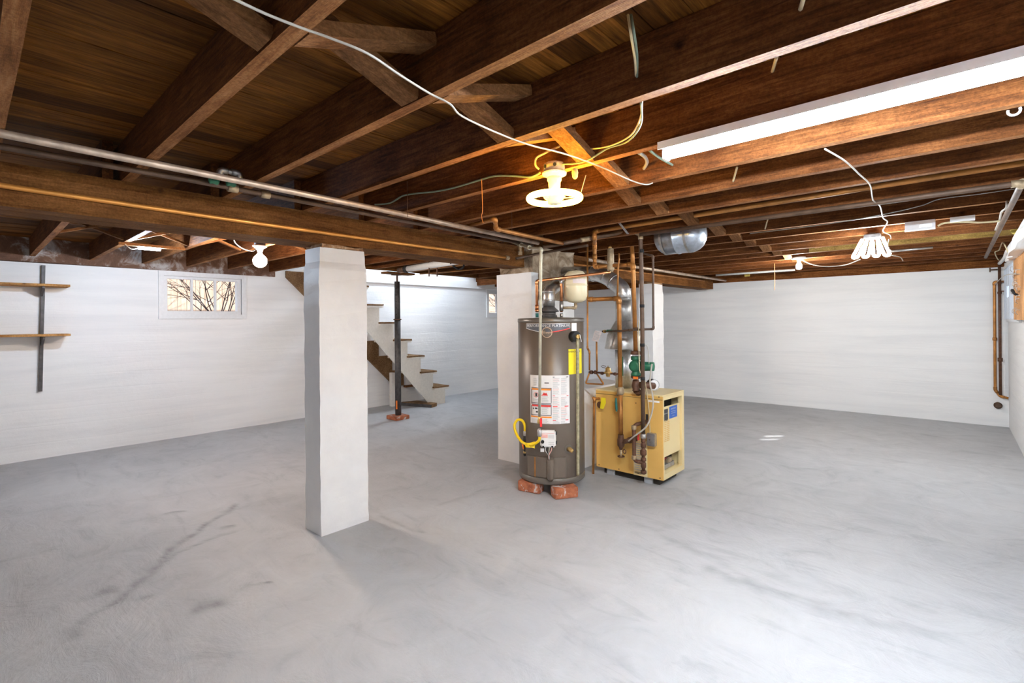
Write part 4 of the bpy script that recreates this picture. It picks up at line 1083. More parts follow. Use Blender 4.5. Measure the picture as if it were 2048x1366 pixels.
# valve pair between galvanized pipes (green corrosion)
a_, b_ = Zp(440, 340, 2.30), Zp(478, 347, 2.30)
pipe('pipe_stub', [a_ + Vector((0, 0, -.05)), a_, b_, b_ + Vector((0, 0, -.05))], .014, 'galvdull', 'small U-shaped galvanized stub above the pale pipe')
for px, py, lab in ((428, 362, 'green-crusted copper valve on the pale pipe, left one'), (462, 367, 'green-crusted copper valve on the pale pipe, right one')):
    q = Xp(px, py, -2.86); one('corroded_valve', MB().lathe(q - Vector((0, .025, 0)), [(.008, 0), (.018, .008), (.014, .02), (.018, .04), (.008, .05)], 14, axis=(0, 1, 0)), 'green', lab, 'valve')
# copper beside galvanized near the chimney
q0 = Zp(985, 440, 2.25); q1 = Zp(990, 462, 2.21)
pipe('copper_pipe', [Zp(925, 455, 2.255), Zp(990, 438, 2.255), Zp(992, 458, 2.205), Zp(1125, 487, 2.205)], .016, 'oldcopper', 'copper pipe turning down and along by the galvanized pipe near the chimney')
# fittings at the chimney corner
YR = 3.20
riser_top = Yp(1082, 497, YR)
pts = [Yp(1079, 836, YR), riser_top, Yp(1060, 496, YR + .1), Yp(1040, 489, 3.42), Yp(1019, 482, 3.46)]
t = pipe('gas_riser', pts, .0125, 'riser', 'pale gas riser pipe running down in front of the water heater', fit=[(Yp(1040, 489, 3.42), pts[3] - pts[4], 1.7, .05), (Yp(1058, 495, YR + .12), pts[2] - pts[3], 1.6, .04)])
pA = Yp(1040, 489, 3.42); obj('drop_nipple', MB().tube([pA, pA - Vector((0, 0, .07))], .013, 12), 'grime', t); obj('cap', MB().cyl(pA - Vector((0, 0, .06)), pA - Vector((0, 0, .095)), .02, 14), 'grime', t)
obj('gas_cock', MB().lathe(Yp(1079, 838, YR) - Vector((0, 0, .01)), [(.012, -.03), (.019, -.022), (.019, .0), (.013, .01), (.016, .03)], 12), 'brass', t)
q = Yp(1082, 845, YR - .02); o = obj('red_lever', MB().box(q - Vector((.009, .006, .035)), q + Vector((.009, .006, .035)), rz=YAW), 'red', t)
obj('union', MB().lathe(Yp(1079, 866, YR), [(.014, -.03), (.02, -.022), (.02, .015), (.014, .035)], 6), 'galv', t)
one('corner_pipe', MB().tube(catmull([Xp(1032, 517, -3.2), Xp(1100, 503, -3.05), Yp(1175, 491, 3.9)], 4), .013, 12), 'darkpipe', 'dull pipe running from the amber gas pipe toward the boiler risers', 'pipe')
yf = [Yp(1079, 872, YR), Yp(1077, 882, YR), Yp(1062, 890, YR), Yp(1044, 884, YR + .01), Yp(1032, 866, YR + .02), Yp(1029, 850, YR + .03), Yp(1035, 840, YR + .05), Yp(1044, 841, YR + .07), Yp(1049, 850, YR + .09), Yp(1050, 862, YR + .1)]
t = thing('gas_connector', 'yellow flexible gas hose looping beside the water heater', 'hose', Yp(1062, 890, YR))
obj('hose', MB().tube(catmull(yf, 6), .0115, 14), 'yellow', t)
pe = Yp(1050, 866, YR + .1)
obj('flare_nut', MB().lathe(pe, [(.013, -.025), (.016, -.02), (.016, .012), (.012, .02)], 6), 'galv', t)
obj('crumpled_tag', MB().box(Yp(1062, 890, YR) - Vector((.05, .004, .03)), Yp(1062, 890, YR) + Vector((.03, .004, .02)), rz=YAW).jitter(.012, 20, 4), 'yellow', t)
t = thing('gas_shutoff', 'orange-handled shutoff and brass cap below the yellow hose', 'valve', Yp(1050, 910, YR + .1))
pe2 = Yp(1050, 880, YR + .1)
obj('valve_body', MB().lathe(pe2, [(.012, -.14), (.016, -.13), (.016, -.11), (.01, -.1), (.014, -.02), (.018, 0), (.012, .04)], 14), 'black', t)
obj('brass_ring', MB().cyl(pe2 - Vector((0, 0, .115)), pe2 - Vector((0, 0, .10)), .018, 14), 'brass', t)
for s_ in (-1, 1): obj('orange_grip', MB().tube([pe2 + RT0 * s_ * .014 + Vector((0, 0, -.01)), pe2 + RT0 * s_ * .022 + Vector((0, 0, -.04)), pe2 + RT0 * s_ * .012 + Vector((0, 0, -.08))], .007, 8), 'orangep', t)

# copper lines over the heater
YH = None
hl = [CW + Vector((0, 0, .045)), Vector((CW.x, CW.y, Yp(1073, 562, CW.y).z))]
hr = Dp(1221, 544, 4.35)
hl.append(Vector((hr.x, hr.y, hr.z)))
t = pipe('copper_pipe', hl, .0125, 'copper', 'bright new copper line from the heater top across to the boiler pipes', fit=[(CW + Vector((0, 0, .09)), Zd, 1.35, .04), (CW + Vector((0, 0, .06)), Zd, 1.5, .02)])
hmid = hl[1] + (hl[2] - hl[1]) * .33
hwt = Vector((HW.x, HW.y, hmid.z))
t = pipe('copper_pipe', [HW + Vector((0, 0, .045)), hwt - Vector((0, 0, .01)), hwt + (hl[2] - hl[1]).normalized() * .22], .0125, 'copper', 'bright copper hot water line rising to the cream expansion tank', fit=[(HW + Vector((0, 0, .10)), Zd, 1.5, .09)], fitmat='galv')
# expansion tank
et = Dp(1151, 575, 4.55)
t = thing('expansion_tank', 'cream expansion tank hanging upright above the water heater', 'tank', (et.x, et.y, et.z - .17))
er = .108; zt0, zt1 = Dp(1151, 606, 4.55).z, Dp(1151, 541, 4.55).z; E0 = Vector((et.x, et.y, 0))
obj('vessel', MB().lathe(E0, [(.02, zt0), (.06, zt0 + .008), (.09, zt0 + .025), (er - .002, zt0 + .06), (er, zt0 + .09), (er, zt1 - .08), (er - .01, zt1 - .04), (.07, zt1 - .01), (.02, zt1)], 40), 'cream', t)
obj('band', MB().lathe(E0, [(er, (zt0 + zt1) / 2 + .006), (er + .003, (zt0 + zt1) / 2 + .01), (er + .003, (zt0 + zt1) / 2 + .016), (er, (zt0 + zt1) / 2 + .02)], 40), 'cream', t)
lab_ = MB()
vs = [[lab_.bm.verts.new(E0 + (Matrix.Rotation(aa, 3, 'Z') @ Vector((0.668 * (er + .002), -.744 * (er + .002), 0))) + Vector((0, 0, z))) for z in (zt1 - .125, zt1 - .085)] for aa in [-.35 + .1 * k for k in range(13)]]
for a1_, b1_ in zip(vs, vs[1:]): lab_.bm.faces.new((a1_[0], b1_[0], b1_[1], a1_[1]))
obj('label_band', lab_, 'paperpink', t)
etb = Vector((et.x, et.y, zt0))
pipe('pipe_stub', [etb, etb - Vector((0, 0, .045)), Vector((HW.x + .02, HW.y, zt0 - .045))], .0125, 'grime', 'short elbow pipe joining the cream tank to the hot water line')

# boiler risers
YB = 4.09
def yb(x, y, dy=0): return Yp(x, y, YB + dy)
# R0: left big copper
r0pts = [yb(1177, 599, .1), yb(1238, 597), yb(1241, 777)]
r0pts[0] = yb(1177, 599); r0pts = [r0pts[0] + Vector((0, .12, 0)), r0pts[0], yb(1238, 597), Vector((yb(1240, 700).x, YB, yb(1240, 777).z))]
t = pipe('supply_riser', r0pts, .0205, 'oldcopper', 'thick amber copper riser with a horizontal elbowed top, left of the pump', rnd=.045)
q = yb(1241, 780); X0 = q.x
obj('union', MB().lathe((X0, YB, q.z), [(.021, .03), (.03, .02), (.034, 0), (.034, -.03), (.026, -.045)], 8), 'grime', t)
obj('lower_tube', MB().cyl((X0, YB, yb(1241, 790).z), (X0, YB, yb(1241, 868).z), .0205, 18), 'oldcopper', t)
obj('tee', merge(MB().lathe((X0, YB, yb(1243, 895).z), [(.014, -.02), (.02, .0), (.034, .02), (.034, .07), (.028, .09), (.026, .12)], 16), MB().cyl((X0, YB, yb(1243, 885).z), yb(1262, 880) , .022, 16), MB().cyl(yb(1258, 881) - Vector((0,0.0,0)), Vector((yb(1262, 879).x + .01, BY0, yb(1262, 879).z)), .028, 16)), 'iron', t)
obj('drain_cock', MB().lathe((X0, YB, yb(1243, 908).z), [(.008, -.02), (.012, 0), (.012, .05)], 12), 'grime', t)
obj('handwheel', MB().tube([Vector((X0 + math.cos(a) * .028, YB + math.sin(a) * .028, yb(1243, 913).z)) for a in [k * PI / 8 for k in range(16)]], .006, 8, closed=True), 'iron', t)
q = yb(1249, 903); obj('handwheel', MB().tube([Vector((q.x, YB, q.z)) + Vector((math.cos(a) * .015, 0, math.sin(a) * .018)) for a in [k * PI / 7 for k in range(14)]], .005, 8, closed=True), 'iron', t)
q = yb(1232, 812); ql = yb(1233, 790)
obj('ball_valve_stem', MB().cyl(ql, Vector((X0, YB, ql.z)), .01, 10), 'grime', t)
obj('teal_handle', MB().tube([yb(1232, 796), yb(1232, 805), yb(1233, 818), yb(1233, 823)], [.008, .012, .012, .007], 10), 'teal', t)
# R2: pump riser
X2 = yb(1271, 650, .03).x; Y2 = YB + .03
def z2(py): return Yp(1272, py, Y2).z
t = pipe('return_riser', [(yb(1240, 530, .03).x, Y2, z2(528)), (X2 - .02, Y2, z2(528)), (X2, Y2, z2(705))], .02, 'oldcopper', 'amber copper riser ending in the green pump on the boiler')
obj('upper_tube', MB().cyl((X2 - .022, Y2, z2(528)), (X2 - .03, Y2, z2(492)), .019, 16), 'oldcopper', t)
obj('pipe_strap', MB().cyl((X2, Y2, z2(655)), (X2, Y2, z2(661)), .0235, 16), 'darkpipe', t)
t = thing('circulator_pump', 'green circulator pump with motor between riser and boiler top', 'pump', (X2, Y2, z2(752)))
obj('top_flange', MB().lathe((X2, Y2, z2(708)), [(.03, .03), (.046, .022), (.046, -.004), (.03, -.006)], 18), 'iron', t)
obj('flange_neck', MB().lathe((X2, Y2, z2(720)), [(.03, -.02), (.03, -.005), (.044, 0), (.044, .035)], 20), 'green', t)
obj('volute', MB().lathe((X2, Y2 - .045, z2(732)), [(.03, 0), (.05, .004), (.054, .02), (.054, .07), (.04, .085)], 28, axis=(0, 1, 0)), 'green', t)
obj('motor', MB().lathe((X2 + .02, Y2, z2(732)), [(.04, 0), (.044, .03), (.040, .10), (.040, .145), (.02, .15)], 24, axis=(1, .25, .0)), 'green', t)
obj('bottom_flange', MB().lathe((X2, Y2, z2(748)), [(.044, -.015), (.046, .0), (.035, .02), (.03, .04)], 20), 'green', t)
t2 = thing('boiler_tee', 'rusty iron tee and flange between the pump and boiler top', 'pipe fitting', (X2, Y2 + .1, BZ1 + .013))
obj('flange', MB().lathe((X2, Y2, z2(757)), [(.036, 0), (.046, .006), (.046, .022), (.036, .026)], 20), 'iron', t2)
obj('body', MB().lathe((X2, Y2, z2(779)), [(.036, -.01), (.03, .0), (.04, .03), (.034, .06), (.028, .09)], 18), 'iron', t2)
obj('outlet', MB().tube([(X2, Y2, z2(770)), (X2 + .1, Y2 + .05, z2(770)), (X2 + .12, Y2 + .11, z2(772))], .03, 16), 'iron', t2)
obj('orange_gasket', MB().box((X2 - .0, Y2 - .052, z2(757)), (X2 + .045, Y2 - .046, z2(752))), 'orangep', t2)
obj('boiler_nipple', MB().tube([(X2, Y2, z2(781)), (X2, BY0 + .04, z2(790)), (X2, BY0 + .04, BZ1 + .012)], .03, 14), 'iron', t2)
# gauge
gx_, gz_ = yb(1308, 770, .15), z2(770)
t = thing('pressure_gauge', 'round clear-faced boiler gauge on top beside the pump', 'gauge', (gx_.x, gx_.y, BZ1 + .013))
gc_ = Vector((gx_.x, gx_.y, gx_.z)); gd = Vector((.78, -.62, 0)).normalized()
obj('case', MB().cyl(gc_ - gd * .06, gc_, .05, 28), 'black', t)
obj('dial_face', MB().cyl(gc_ + gd * .001, gc_ + gd * .003, .046, 28), 'paper', t)
u_ = gd.orthogonal().normalized(); v_ = gd.cross(u_)
obj('rim', MB().tube([gc_ + gd * .006 + (u_ * math.cos(a) + v_ * math.sin(a)) * .049 for a in [k * PI / 16 for k in range(32)]], .0028, 6, closed=True), 'galv', t)
obj('stem', MB().cyl(gc_ - gd * .04 - Vector((0, 0, .045)), Vector((gc_.x, gc_.y, BZ1 + .013)) - gd * .04, .01, 10), 'brass', t)
# R3: gas riser (dark) with drip leg
Y3 = YB - .05
def y3(x, y): return Yp(x, y, Y3)
X3 = y3(1285, 700).x
t = pipe('boiler_gas_pipe', [Yp(1086, 494, 3.55), Yp(1170, 479, 3.9), y3(1262, 461), y3(1281, 468), Vector((X3, Y3, y3(1283, 620).z)), Vector((X3, Y3, y3(1287, 868).z))], .0185, 'darkpipe', 'long dark iron gas pipe crossing overhead and dropping past the pump to the boiler', rnd=.03, fitmat='grime')
for py in (502, 612, 690, 757): z = y3(1284, py).z; obj('black_tape', MB().cyl((X3, Y3, z - .014), (X3, Y3, z + .014), .0205, 14), 'black', t)
for py, r_, h_ in ((872, .026, .04), (880, .02, .05), (891, .024, .04), (905, .028, .05), (919, .024, .03), (930, .024, .05), (944, .026, .03)):
    z = y3(1287, py).z; obj('fitting', MB().lathe((X3, Y3, z), [(r_ * .8, -h_ / 2), (r_, -h_ / 3), (r_, h_ / 3), (r_ * .8, h_ / 2)], 14), 'iron' if py > 875 else 'galvdull', t)
obj('drip_leg', MB().cyl((X3, Y3, y3(1287, 868).z), (X3, Y3, y3(1287, 948).z), .016, 14), 'iron', t)
lx = y3(1268, 880).x
obj('gas_branch', MB().tube(rounded([(X3, Y3, y3(1287, 925).z), (lx, Y3, y3(1268, 922).z), (lx, Y3, y3(1268, 850).z), Vector((X3 - .02, BY0 - .002, y3(1285, 848).z))], .04), .017, 14), 'iron', t)
for (px, py) in ((1268, 915), (1268, 855)): z = y3(px, py).z; obj('fitting', MB().lathe((lx, Y3, z), [(.018, -.02), (.024, -.012), (.024, .012), (.018, .02)], 14), 'grime', t)
obj('red_valve_handle', MB().box((y3(1277, 870).x - .005, Y3 - .01, y3(1277, 880).z), (y3(1277, 870).x + .005, Y3 + .005, y3(1277, 866).z)), 'red', t)
# R1 loop with air separator
za = yb(1188, 526).z
Yc = 3.9
zq = Yp(1189, 463, Yc).z; xx = Yp(1189, 463, Yc).x
cp2 = [Vector((.3, Yc, Yp(1700, 379, Yc).z)), Vector((xx, Yc, zq))]
pR = yb(1189, 470, .03)
t = pipe('copper_pipe', cp2 + [Vector((xx, Yc, zq - .06)), Vector((pR.x, Y2, z2(478))), Vector((pR.x, Y2, z2(527))), Vector((yb(1216, 527, .03).x, Y2, z2(527)))], .0185, 'oldcopper', 'long amber copper pipe under a joist, dropping beside the air vent', fit=[(Vector((pR.x, Y2, z2(505))), Zd, 1.25, .05)])
xa = yb(1221, 500, .03).x
t = thing('air_vent', 'brass air separator can with round top among the overhead pipes', 'valve', (xa, Y2, z2(536)))
obj('body', MB().lathe((xa, Y2, 0), [(.02, z2(540)), (.034, z2(534)), (.034, z2(526)), (.026, z2(523)), (.033, z2(520)), (.033, z2(505)), (.03, z2(503)), (.03, z2(492)), (.012, z2(490))], 20), 'grime', t)
obj('cap', MB().sphere((xa - .005, Y2, z2(489)), .016), 'brass', t)
pipe('copper_pipe', [(xa + .03, Y2, z2(527)), (X2 - .06, Y2, z2(528))], .0185, 'oldcopper', 'short copper pipe between the air vent and the pump riser')
# thin lines
pipe('copper_tube', [yb(1175, 484), yb(1175, 697), yb(1179, 703), yb(1179, 741)], .0085, 'oldcopper', 'thin copper tube hanging between water heater and boiler risers', rnd=.02)
t = thing('fill_valve', 'brass water fill valve with pipe loop left of the boiler risers', 'valve', yb(1216, 744))
obj('feed_line', MB().cyl(yb(1178, 744), yb(1236, 748), .0095, 12), 'iron', t)
for px, py, r_ in ((1183, 744.5, .019), (1191, 744.5, .019), (1204, 746.5, .015), (1230, 748, .015)): q = yb(px, py); obj('fitting', MB().lathe(q - Vector((.014, 0, 0)), [(r_ * .8, 0), (r_, .005), (r_, .023), (r_ * .8, .028)], 12, axis=(1, 0, 0)), 'iron', t)
q = yb(1216, 746); obj('regulator_bell', MB().lathe(q, [(.014, -.035), (.02, -.03), (.02, -.012), (.038, 0), (.042, .01), (.026, .014), (.024, .045), (.014, .055), (.004, .057), (.003, .07)], 24), 'brass', t)
obj('lever', MB().tube([yb(1211, 736), yb(1205, 735), yb(1202, 733), yb(1206, 731), yb(1212, 733)], .003, 8), 'iron', t)
obj('bypass_loop', MB().tube(rounded([yb(1179, 746), yb(1171, 767), yb(1208, 769), yb(1194, 748)], .02), .008, 12), 'oldcopper', t)
pipe('copper_tube', [yb(1193, 680), yb(1194, 742)], .0085, 'oldcopper', 'short upright copper tube below the paper tag')
t = thing('paper_tag', 'small pinkish paper tag with printed lines hanging on the shutoff valve', 'tag', yb(1196, 681))
rt = Matrix.Rotation(-.0, 3, 'X')
qa = [yb(1190, 661, -.03), yb(1204, 664, -.03), yb(1196, 684, -.03), yb(1184, 681, -.03)]
obj('card', MB().prism(qa, (0, -.0015, 0)), 'paperpink', t)
ex = (qa[1] - qa[0]); ey = (qa[3] - qa[0])
ln = MB()
for k in range(7):
    a_ = qa[0] + ex * .12 + ey * (.1 + .115 * k) + Vector((0, -.0025, 0)); b_ = a_ + ex * rr.uniform(.6, .76); c_ = ey * .05
    ln.bm.faces.new([ln.bm.verts.new(v) for v in (a_, b_, b_ + c_, a_ + c_)])
obj('printed_lines', ln, 'inkgrey', t)
t = pipe('copper_tube', [yb(1205, 663), yb(1240, 662, -.045), yb(1262, 660, -.045), yb(1307, 658, .05), yb(1306, 512, .05), yb(1284, 506, .05)], .0095, 'darkpipe', 'thin dark tube squaring around the right of the risers')
q = yb(1219, 662, -.01); obj('green_fitting', MB().lathe(q - Vector((.03, 0, 0)), [(.009, 0), (.014, .004), (.014, .055), (.009, .06)], 12, axis=(1, 0, 0)), 'green', t)
q = yb(1209, 663); obj('valve_body', MB().lathe(q - Vector((.012, 0, 0)), [(.01, 0), (.016, .004), (.016, .022), (.01, .026)], 10, axis=(1, 0, 0)), 'brass', t)
pipe('copper_tube', [yb(1238, 507), yb(1238, 520), yb(1236, 540), yb(1235, 594)], .0085, 'oldcopper', 'thin copper tube dropping onto the elbow of the left riser')
pipe('drain_pipe', [Vector((yb(1184, 925).x, YB + .02, .0)), Vector((yb(1186, 800).x, YB + .02, yb(1186, 800).z)), Vector((BX0 + .01, YB + .02, yb(1186, 798).z)), Vector((BX0 + .04, BY0 - .001, yb(1200, 800).z))], .0115, 'oldcopper', 'copper drain tube standing on the floor left of the boiler') 
t = thing('boiler_relief_valve', 'relief valve with yellow tag on the upper left of the boiler side', 'valve', yb(1204, 818))
q = Yp(1203, 805, BY0); obj('body', MB().lathe((q.x, BY0 - .001, q.z - .02), [(.02, 0), (.03, -.01), (.034, -.03), (.02, -.045)], 18, axis=(0, 1, 0)), 'iron', t)
obj('yellow_tag', MB().prism([Yp(1203, 795, BY0 - .055), Yp(1211, 796, BY0 - .055), Yp(1212, 806, BY0 - .055), Yp(1207, 818, BY0 - .055), Yp(1200, 817, BY0 - .055)], (0, -.002, 0)), 'tag_yellow', t)
# coiled elements: electrical on the boiler
t = thing('junction_box', 'grey metal junction box on the side of the boiler', 'electrical box', Yp(1301, 895, BY0))
q0, q1 = Yp(1293, 866, BY0 - .05), Yp(1309, 894, BY0 - .05)
obj('box', MB().box((q0.x, BY0 - .05, q1.z), (q1.x, BY0 - .001, q0.z), bev=.004), 'galvdull', t)
obj('cover_screw', MB().cyl(((q0.x + q1.x) / 2 - .01, BY0 - .053, (q0.z + q1.z) / 2), ((q0.x + q1.x) / 2 - .01, BY0 - .05, (q0.z + q1.z) / 2), .004, 8), 'ink', t)
def cable(pts, r, mat, label, cat='cable', n=6, name='cable', seg=8): return one(name, MB().tube(catmull(pts, n), r, seg), mat, label, cat)
cable([Yp(1304, 728, Y3), Yp(1302, 742, Y3 - .02), Yp(1300, 765, Y3 - .03), Yp(1305, 790, Y3 - .03), Yp(1306, 812, Y3 - .03), Yp(1300, 838, Y3 - .03), Yp(1290, 856, Y3 - .04), Yp(1272, 870, Y3 - .04), Yp(1257, 882, Y3 - .02)], .0075, 'cable', 'white cable curving from the green pump down across the boiler side')
cable([Yp(1290, 762, Y3 + .02), Yp(1294, 790, BY0 - .02), Yp(1297, 812, BY0 - .02), Yp(1299, 840, BY0 - .02), Yp(1300, 867, BY0 - .02)], .0045, 'cabley', 'cream cable running down into the grey junction box on the boiler')
cable([Yp(1277, 640, YB - .07), Yp(1278, 700, YB - .08), Yp(1279, 735, YB - .08), Yp(1280, 745, YB - .06)], .004, 'cabley', 'pale thin cable strapped beside the dark gas pipe')
cable([Yp(1288, 690, YB), Yp(1294, 692, YB + .02), Yp(1297, 705, YB + .03), Yp(1298, 728, YB + .03)], .003, 'cable', 'thin grey wire hooking from the dark pipe to the pump')

# hung steel compression tank
ty = 4.338; tL = Yp(1314, 484, ty); tRr = Yp(1409, 470, ty); tr_ = .158; tz = Yp(1360, 505, ty - .05).z + tr_
t = thing('compression_tank', 'blue-grey steel tank strapped horizontally between joists above the boiler', 'tank', ((tL.x + tRr.x) / 2, ty, tz - tr_))
L_ = tRr.x - tL.x
prof = [(.02, -.01), (.08, .005), (.12, .03), (.143, .06), (tr_, .1), (tr_, L_ * .45), (tr_ + .006, L_ * .46), (tr_ + .006, L_ * .48), (tr_, L_ * .49), (tr_, L_ - .1), (.143, L_ - .06), (.12, L_ - .03), (.08, L_ - .005), (.02, L_ + .01)]
obj('vessel', MB().lathe((tL.x, ty, tz), prof, 40, axis=(1, 0, 0)), 'bluegrey', t)
for fx in (.22, .72):
    x = tL.x + L_ * fx; pts = [Vector((x + math.sin(a) * .03, ty - math.cos(a) * (tr_ + .004) * 1.0, tz - math.sin(a) * (tr_ + .004))) for a in [(-.5 + k / 16) * PI for k in range(17)]]
    pts = [Vector((x + .0, ty + math.cos(a) * (tr_ + .004), tz + math.sin(a) * (tr_ + .004))) for a in [PI * (.88 + 1.24 * k / 24) for k in range(25)]]
    mb = MB(); rows = [[mb.bm.verts.new(p + Vector((dx, 0, 0))) for dx in (-.011, .011)] for p in pts]
    for A, B in zip(rows, rows[1:]): mb.bm.faces.new((A[0], A[1], B[1], B[0]))
    obj('perforated_strap', mb, 'galvdull', t)
obj('plug', MB().cyl((tRr.x + .0, ty - .02, tz + .07), (tRr.x - .02, ty - .04, tz + .05), .016, 12), 'galv', t)

# long pipes toward the right wall
yd = 3.965
pipe('iron_pipe', [Vector((Yp(1280, 470, yd).x, yd, 2.25)), Vector((.29, yd, 2.25)), Vector((.29, 8.25, 2.225))], .017, 'darkpipe', 'dark iron pipe along a far joist turning toward the back wall at right', fit=[(Vector((.29, yd + .03, 2.25)), (0, 1, 0), 1.5, .05)], fitmat='grime')
cable([Yp(x, y, 4.61) for x, y in ((1500, 467), (1640, 450), (1760, 430), (1840, 412), (1880, 398), (1960, 388), (2035, 377))], .0035, 'galvdull', 'thin grey wire sagging along a joist above the white open box')
# plumbing strap
t = thing('hanger_strap', 'perforated galvanized strap holding the pipe elbow above the boiler', 'strap', Zp(1257, 470, 2.19))
mb = MB(); P = [Yp(1233, 425, 3.47), Yp(1234, 440, 3.55), Yp(1256, 468, 3.95)]
w_ = Vector((.011, 0, 0)); rows = [[mb.bm.verts.new(p - w_), mb.bm.verts.new(p + w_)] for p in P]
for A, B in zip(rows, rows[1:]): mb.bm.faces.new((A[0], A[1], B[1], B[0]))
obj('band', mb, 'galv', t)
hm = MB()
for a_, b_, n_ in ((P[0], P[1], 2), (P[1], P[2], 6)):
    for k in range(n_): q = a_ + (b_ - a_) * (k + .5) / n_; hm.cyl(q + Vector((0, -.004, 0)), q + Vector((0, -.002, 0)), .003, 8)
obj('holes', hm, 'black', t)

# rear horizontal pipes beyond the chimney beside the beam
pipe('galvanized_pipe', [(-3.1, 4.75, 2.195), (-3.1, 9.3, 2.21)], .02, 'pipe_galv', 'pale pipe along the beam beyond the chimney toward the back wall')
pipe('copper_pipe', [(-3.297, 4.7, 2.16), (-3.297, 8.8, 2.19)], .012, 'oldcopper', 'thin copper pipe along the beam beyond the chimney')
one('white_conduit', MB().cyl((Yp(1432, 549, 8.55).x, 8.55, 2.253), (Yp(1590, 534, 8.55).x, 8.55, 2.253), .016, 12), 'pvc', 'glossy white tube under the joists left of the small bulb', 'pipe')
one('black_conduit', MB().cyl(Yp(1780, 503, 6.9), Yp(1866, 495, 6.9), .012, 10), 'galvdull', 'short grey metal tube under joists right of the work light', 'pipe')

# white pipe and hoses beyond the beam (over stairs side)
pva, pvb = Zp(815, 538, 2.2), Zp(915, 522, 2.2)
t = thing('drain_line', 'fat white plastic drain pipe with black clamp seen under the beam', 'pipe', Vector(((pva.x + pvb.x) / 2, (pva.y + pvb.y) / 2, 2.16)))
dd = (pvb - pva).normalized()
obj('pipe', MB().cyl(pva, pvb + dd * .9, .04, 24), 'pvc', t); obj('clamp', MB().cyl(pva - dd * .05, pva + dd * .02, .048, 24), 'black', t); obj('stub', MB().cyl(pva - dd * .22, pva - dd * .05, .034, 20), 'darkpipe', t)
cable([Zp(897, 520, 2.2), Zp(905, 530, 2.17), Zp(916, 538, 2.14), Zp(926, 535, 2.15), Zp(928, 526, 2.2)], .012, 'black', 'thick black hose looping under the beam beside the white drain pipe', 'hose', name='hose')
for px in (858, 874):
    q = Zp(px, 524, 2.24); one('hanger_rod', MB().cyl((q.x, q.y, 2.268), (q.x, q.y, 2.06), .008, 8), 'iron', 'rusty hanger rod under the %s part of the white drain pipe' % ('left' if px == 858 else 'middle'), 'rod')
for k, (pa_, pb_) in enumerate((((800, 545), (1000, 520)), ((840, 548), (1020, 533)))):
    one('copper_pipe', MB().cyl(Zp(*pa_, 2.258), Zp(*pb_, 2.258), .011, 10), 'oldcopper', 'thin copper pipe beyond the beam, %s of the pair over the stairs' % ('upper' if k == 0 else 'lower'), 'pipe')

# ================================================================== RIGHT CORNER
cx1, cx2 = .415, .465
pipe('wall_pipe', [(.52, 9.44, 1.98), (cx1, 9.44, 1.98), (cx1, 9.44, .50), (cx2, 9.44, .42), (.54, 9.44, .40)], .016, 'oldcopper', 'copper pipe loop down the back wall in the right corner, left one', fit=[((cx1, 9.44, 1.2), Zd, 1.5, .04)])
pipe('wall_pipe', [(cx2, 9.42, 2.26), (cx2, 9.42, .44)], .016, 'iron', 'rusty straight pipe down the back wall in the right corner, right one', fit=[((cx2, 9.42, .92), Zd, 1.6, .05), ((cx2, 9.42, 1.83), Zd, 1.4, .03)])
q = Yp(1996, 811, 9.46); one('wall_spigot', MB().lathe((q.x, 9.49, q.z), [(.03, 0), (.045, -.01), (.045, -.025), (.015, -.03), (.015, -.06), (.03, -.065), (.03, -.075)], 14, axis=(0, 1, 0)).jitter(.004, 30), 'darkpipe', 'dark round spigot low on the back wall in the right corner', 'spigot')
q = Yp(1980, 540, 9.46); t = thing('wall_valve', 'small dark valve sticking out of the back wall top right', 'valve', q)
obj('stem', MB().cyl((q.x - .0, 9.46, q.z), (cx2 - .02, 9.43, q.z), .01, 10), 'darkpipe', t); obj('handle', MB().cyl((q.x, 9.46, q.z - .03), (q.x, 9.46, q.z + .03), .007, 8), 'darkpipe', t)
t = thing('pipe_clamps', 'pair of small wall clamps fixing the corner pipes', 'clamp', (.50, 9.44, 1.85))
for z in (1.97, 1.85): obj('clamp', MB().box((cx2 + .015, 9.40, z - .008), (.545, 9.42, z + .008)), 'iron', t)
# pegboard beside the right window
t = thing('pegboard', 'tan hardboard panel with wire hooks on the right wall at the frame edge', 'board', (.53, 7.2, 1.45))
obj('panel', MB().box((.49, 6.2, 1.47), (.505, 7.72, 2.14)), 'peg', t)
rr = random.Random(11)
for k in range(16):
    y = rr.uniform(6.9, 7.65); z = rr.uniform(1.56, 2.06)
    obj('hook', MB().tube(catmull([(.49, y, z), (.465, y + .01, z + .002), (.46, y + .015, z - .03), (.475, y + .02, z - .045), (.46, y + .03, z - .03)], 4), .0028, 6), 'galv', t)
one('casing_board', MB().box((.507, 7.66, 1.46), (.545, 7.745, 2.14)), 'frame', 'pale bluish casing board between pegboard and right window', 'board')
one('spring_clamp', MB().tube(catmull([(.455, 7.12, 1.74), (.44, 7.1, 1.77), (.44, 7.02, 1.765), (.45, 6.98, 1.73), (.47, 7.0, 1.72)], 4), .012, 8), 'black', 'small black clamp hanging on the tan pegboard', 'clamp')
# blind in window 3, gap cut to shape the sun patch on the floor
t = thing('window_blind', 'blue-white vertical slat blind in the right wall window', 'blind', (.51, 8.5, 1.53))
y = 7.745
k = 0
while y < 9.36:
    m_ = MB().box((.507 + .002 * (k % 2), y, 1.475), (.512 + .002 * (k % 2), y + .068, 2.165)) if k not in (13, 14, 16, 17) else merge(MB().box((.507, y, 1.475), (.512, y + .068, 1.75)), MB().box((.507, y, 1.87 + .012 * (k % 3)), (.512, y + .068, 2.165)))
    obj('slat', m_, 'blind', t); y += .066; k += 1
obj('head_rail', MB().box((.49, 7.76, 2.125), (.506, 9.34, 2.16)), 'white', t)
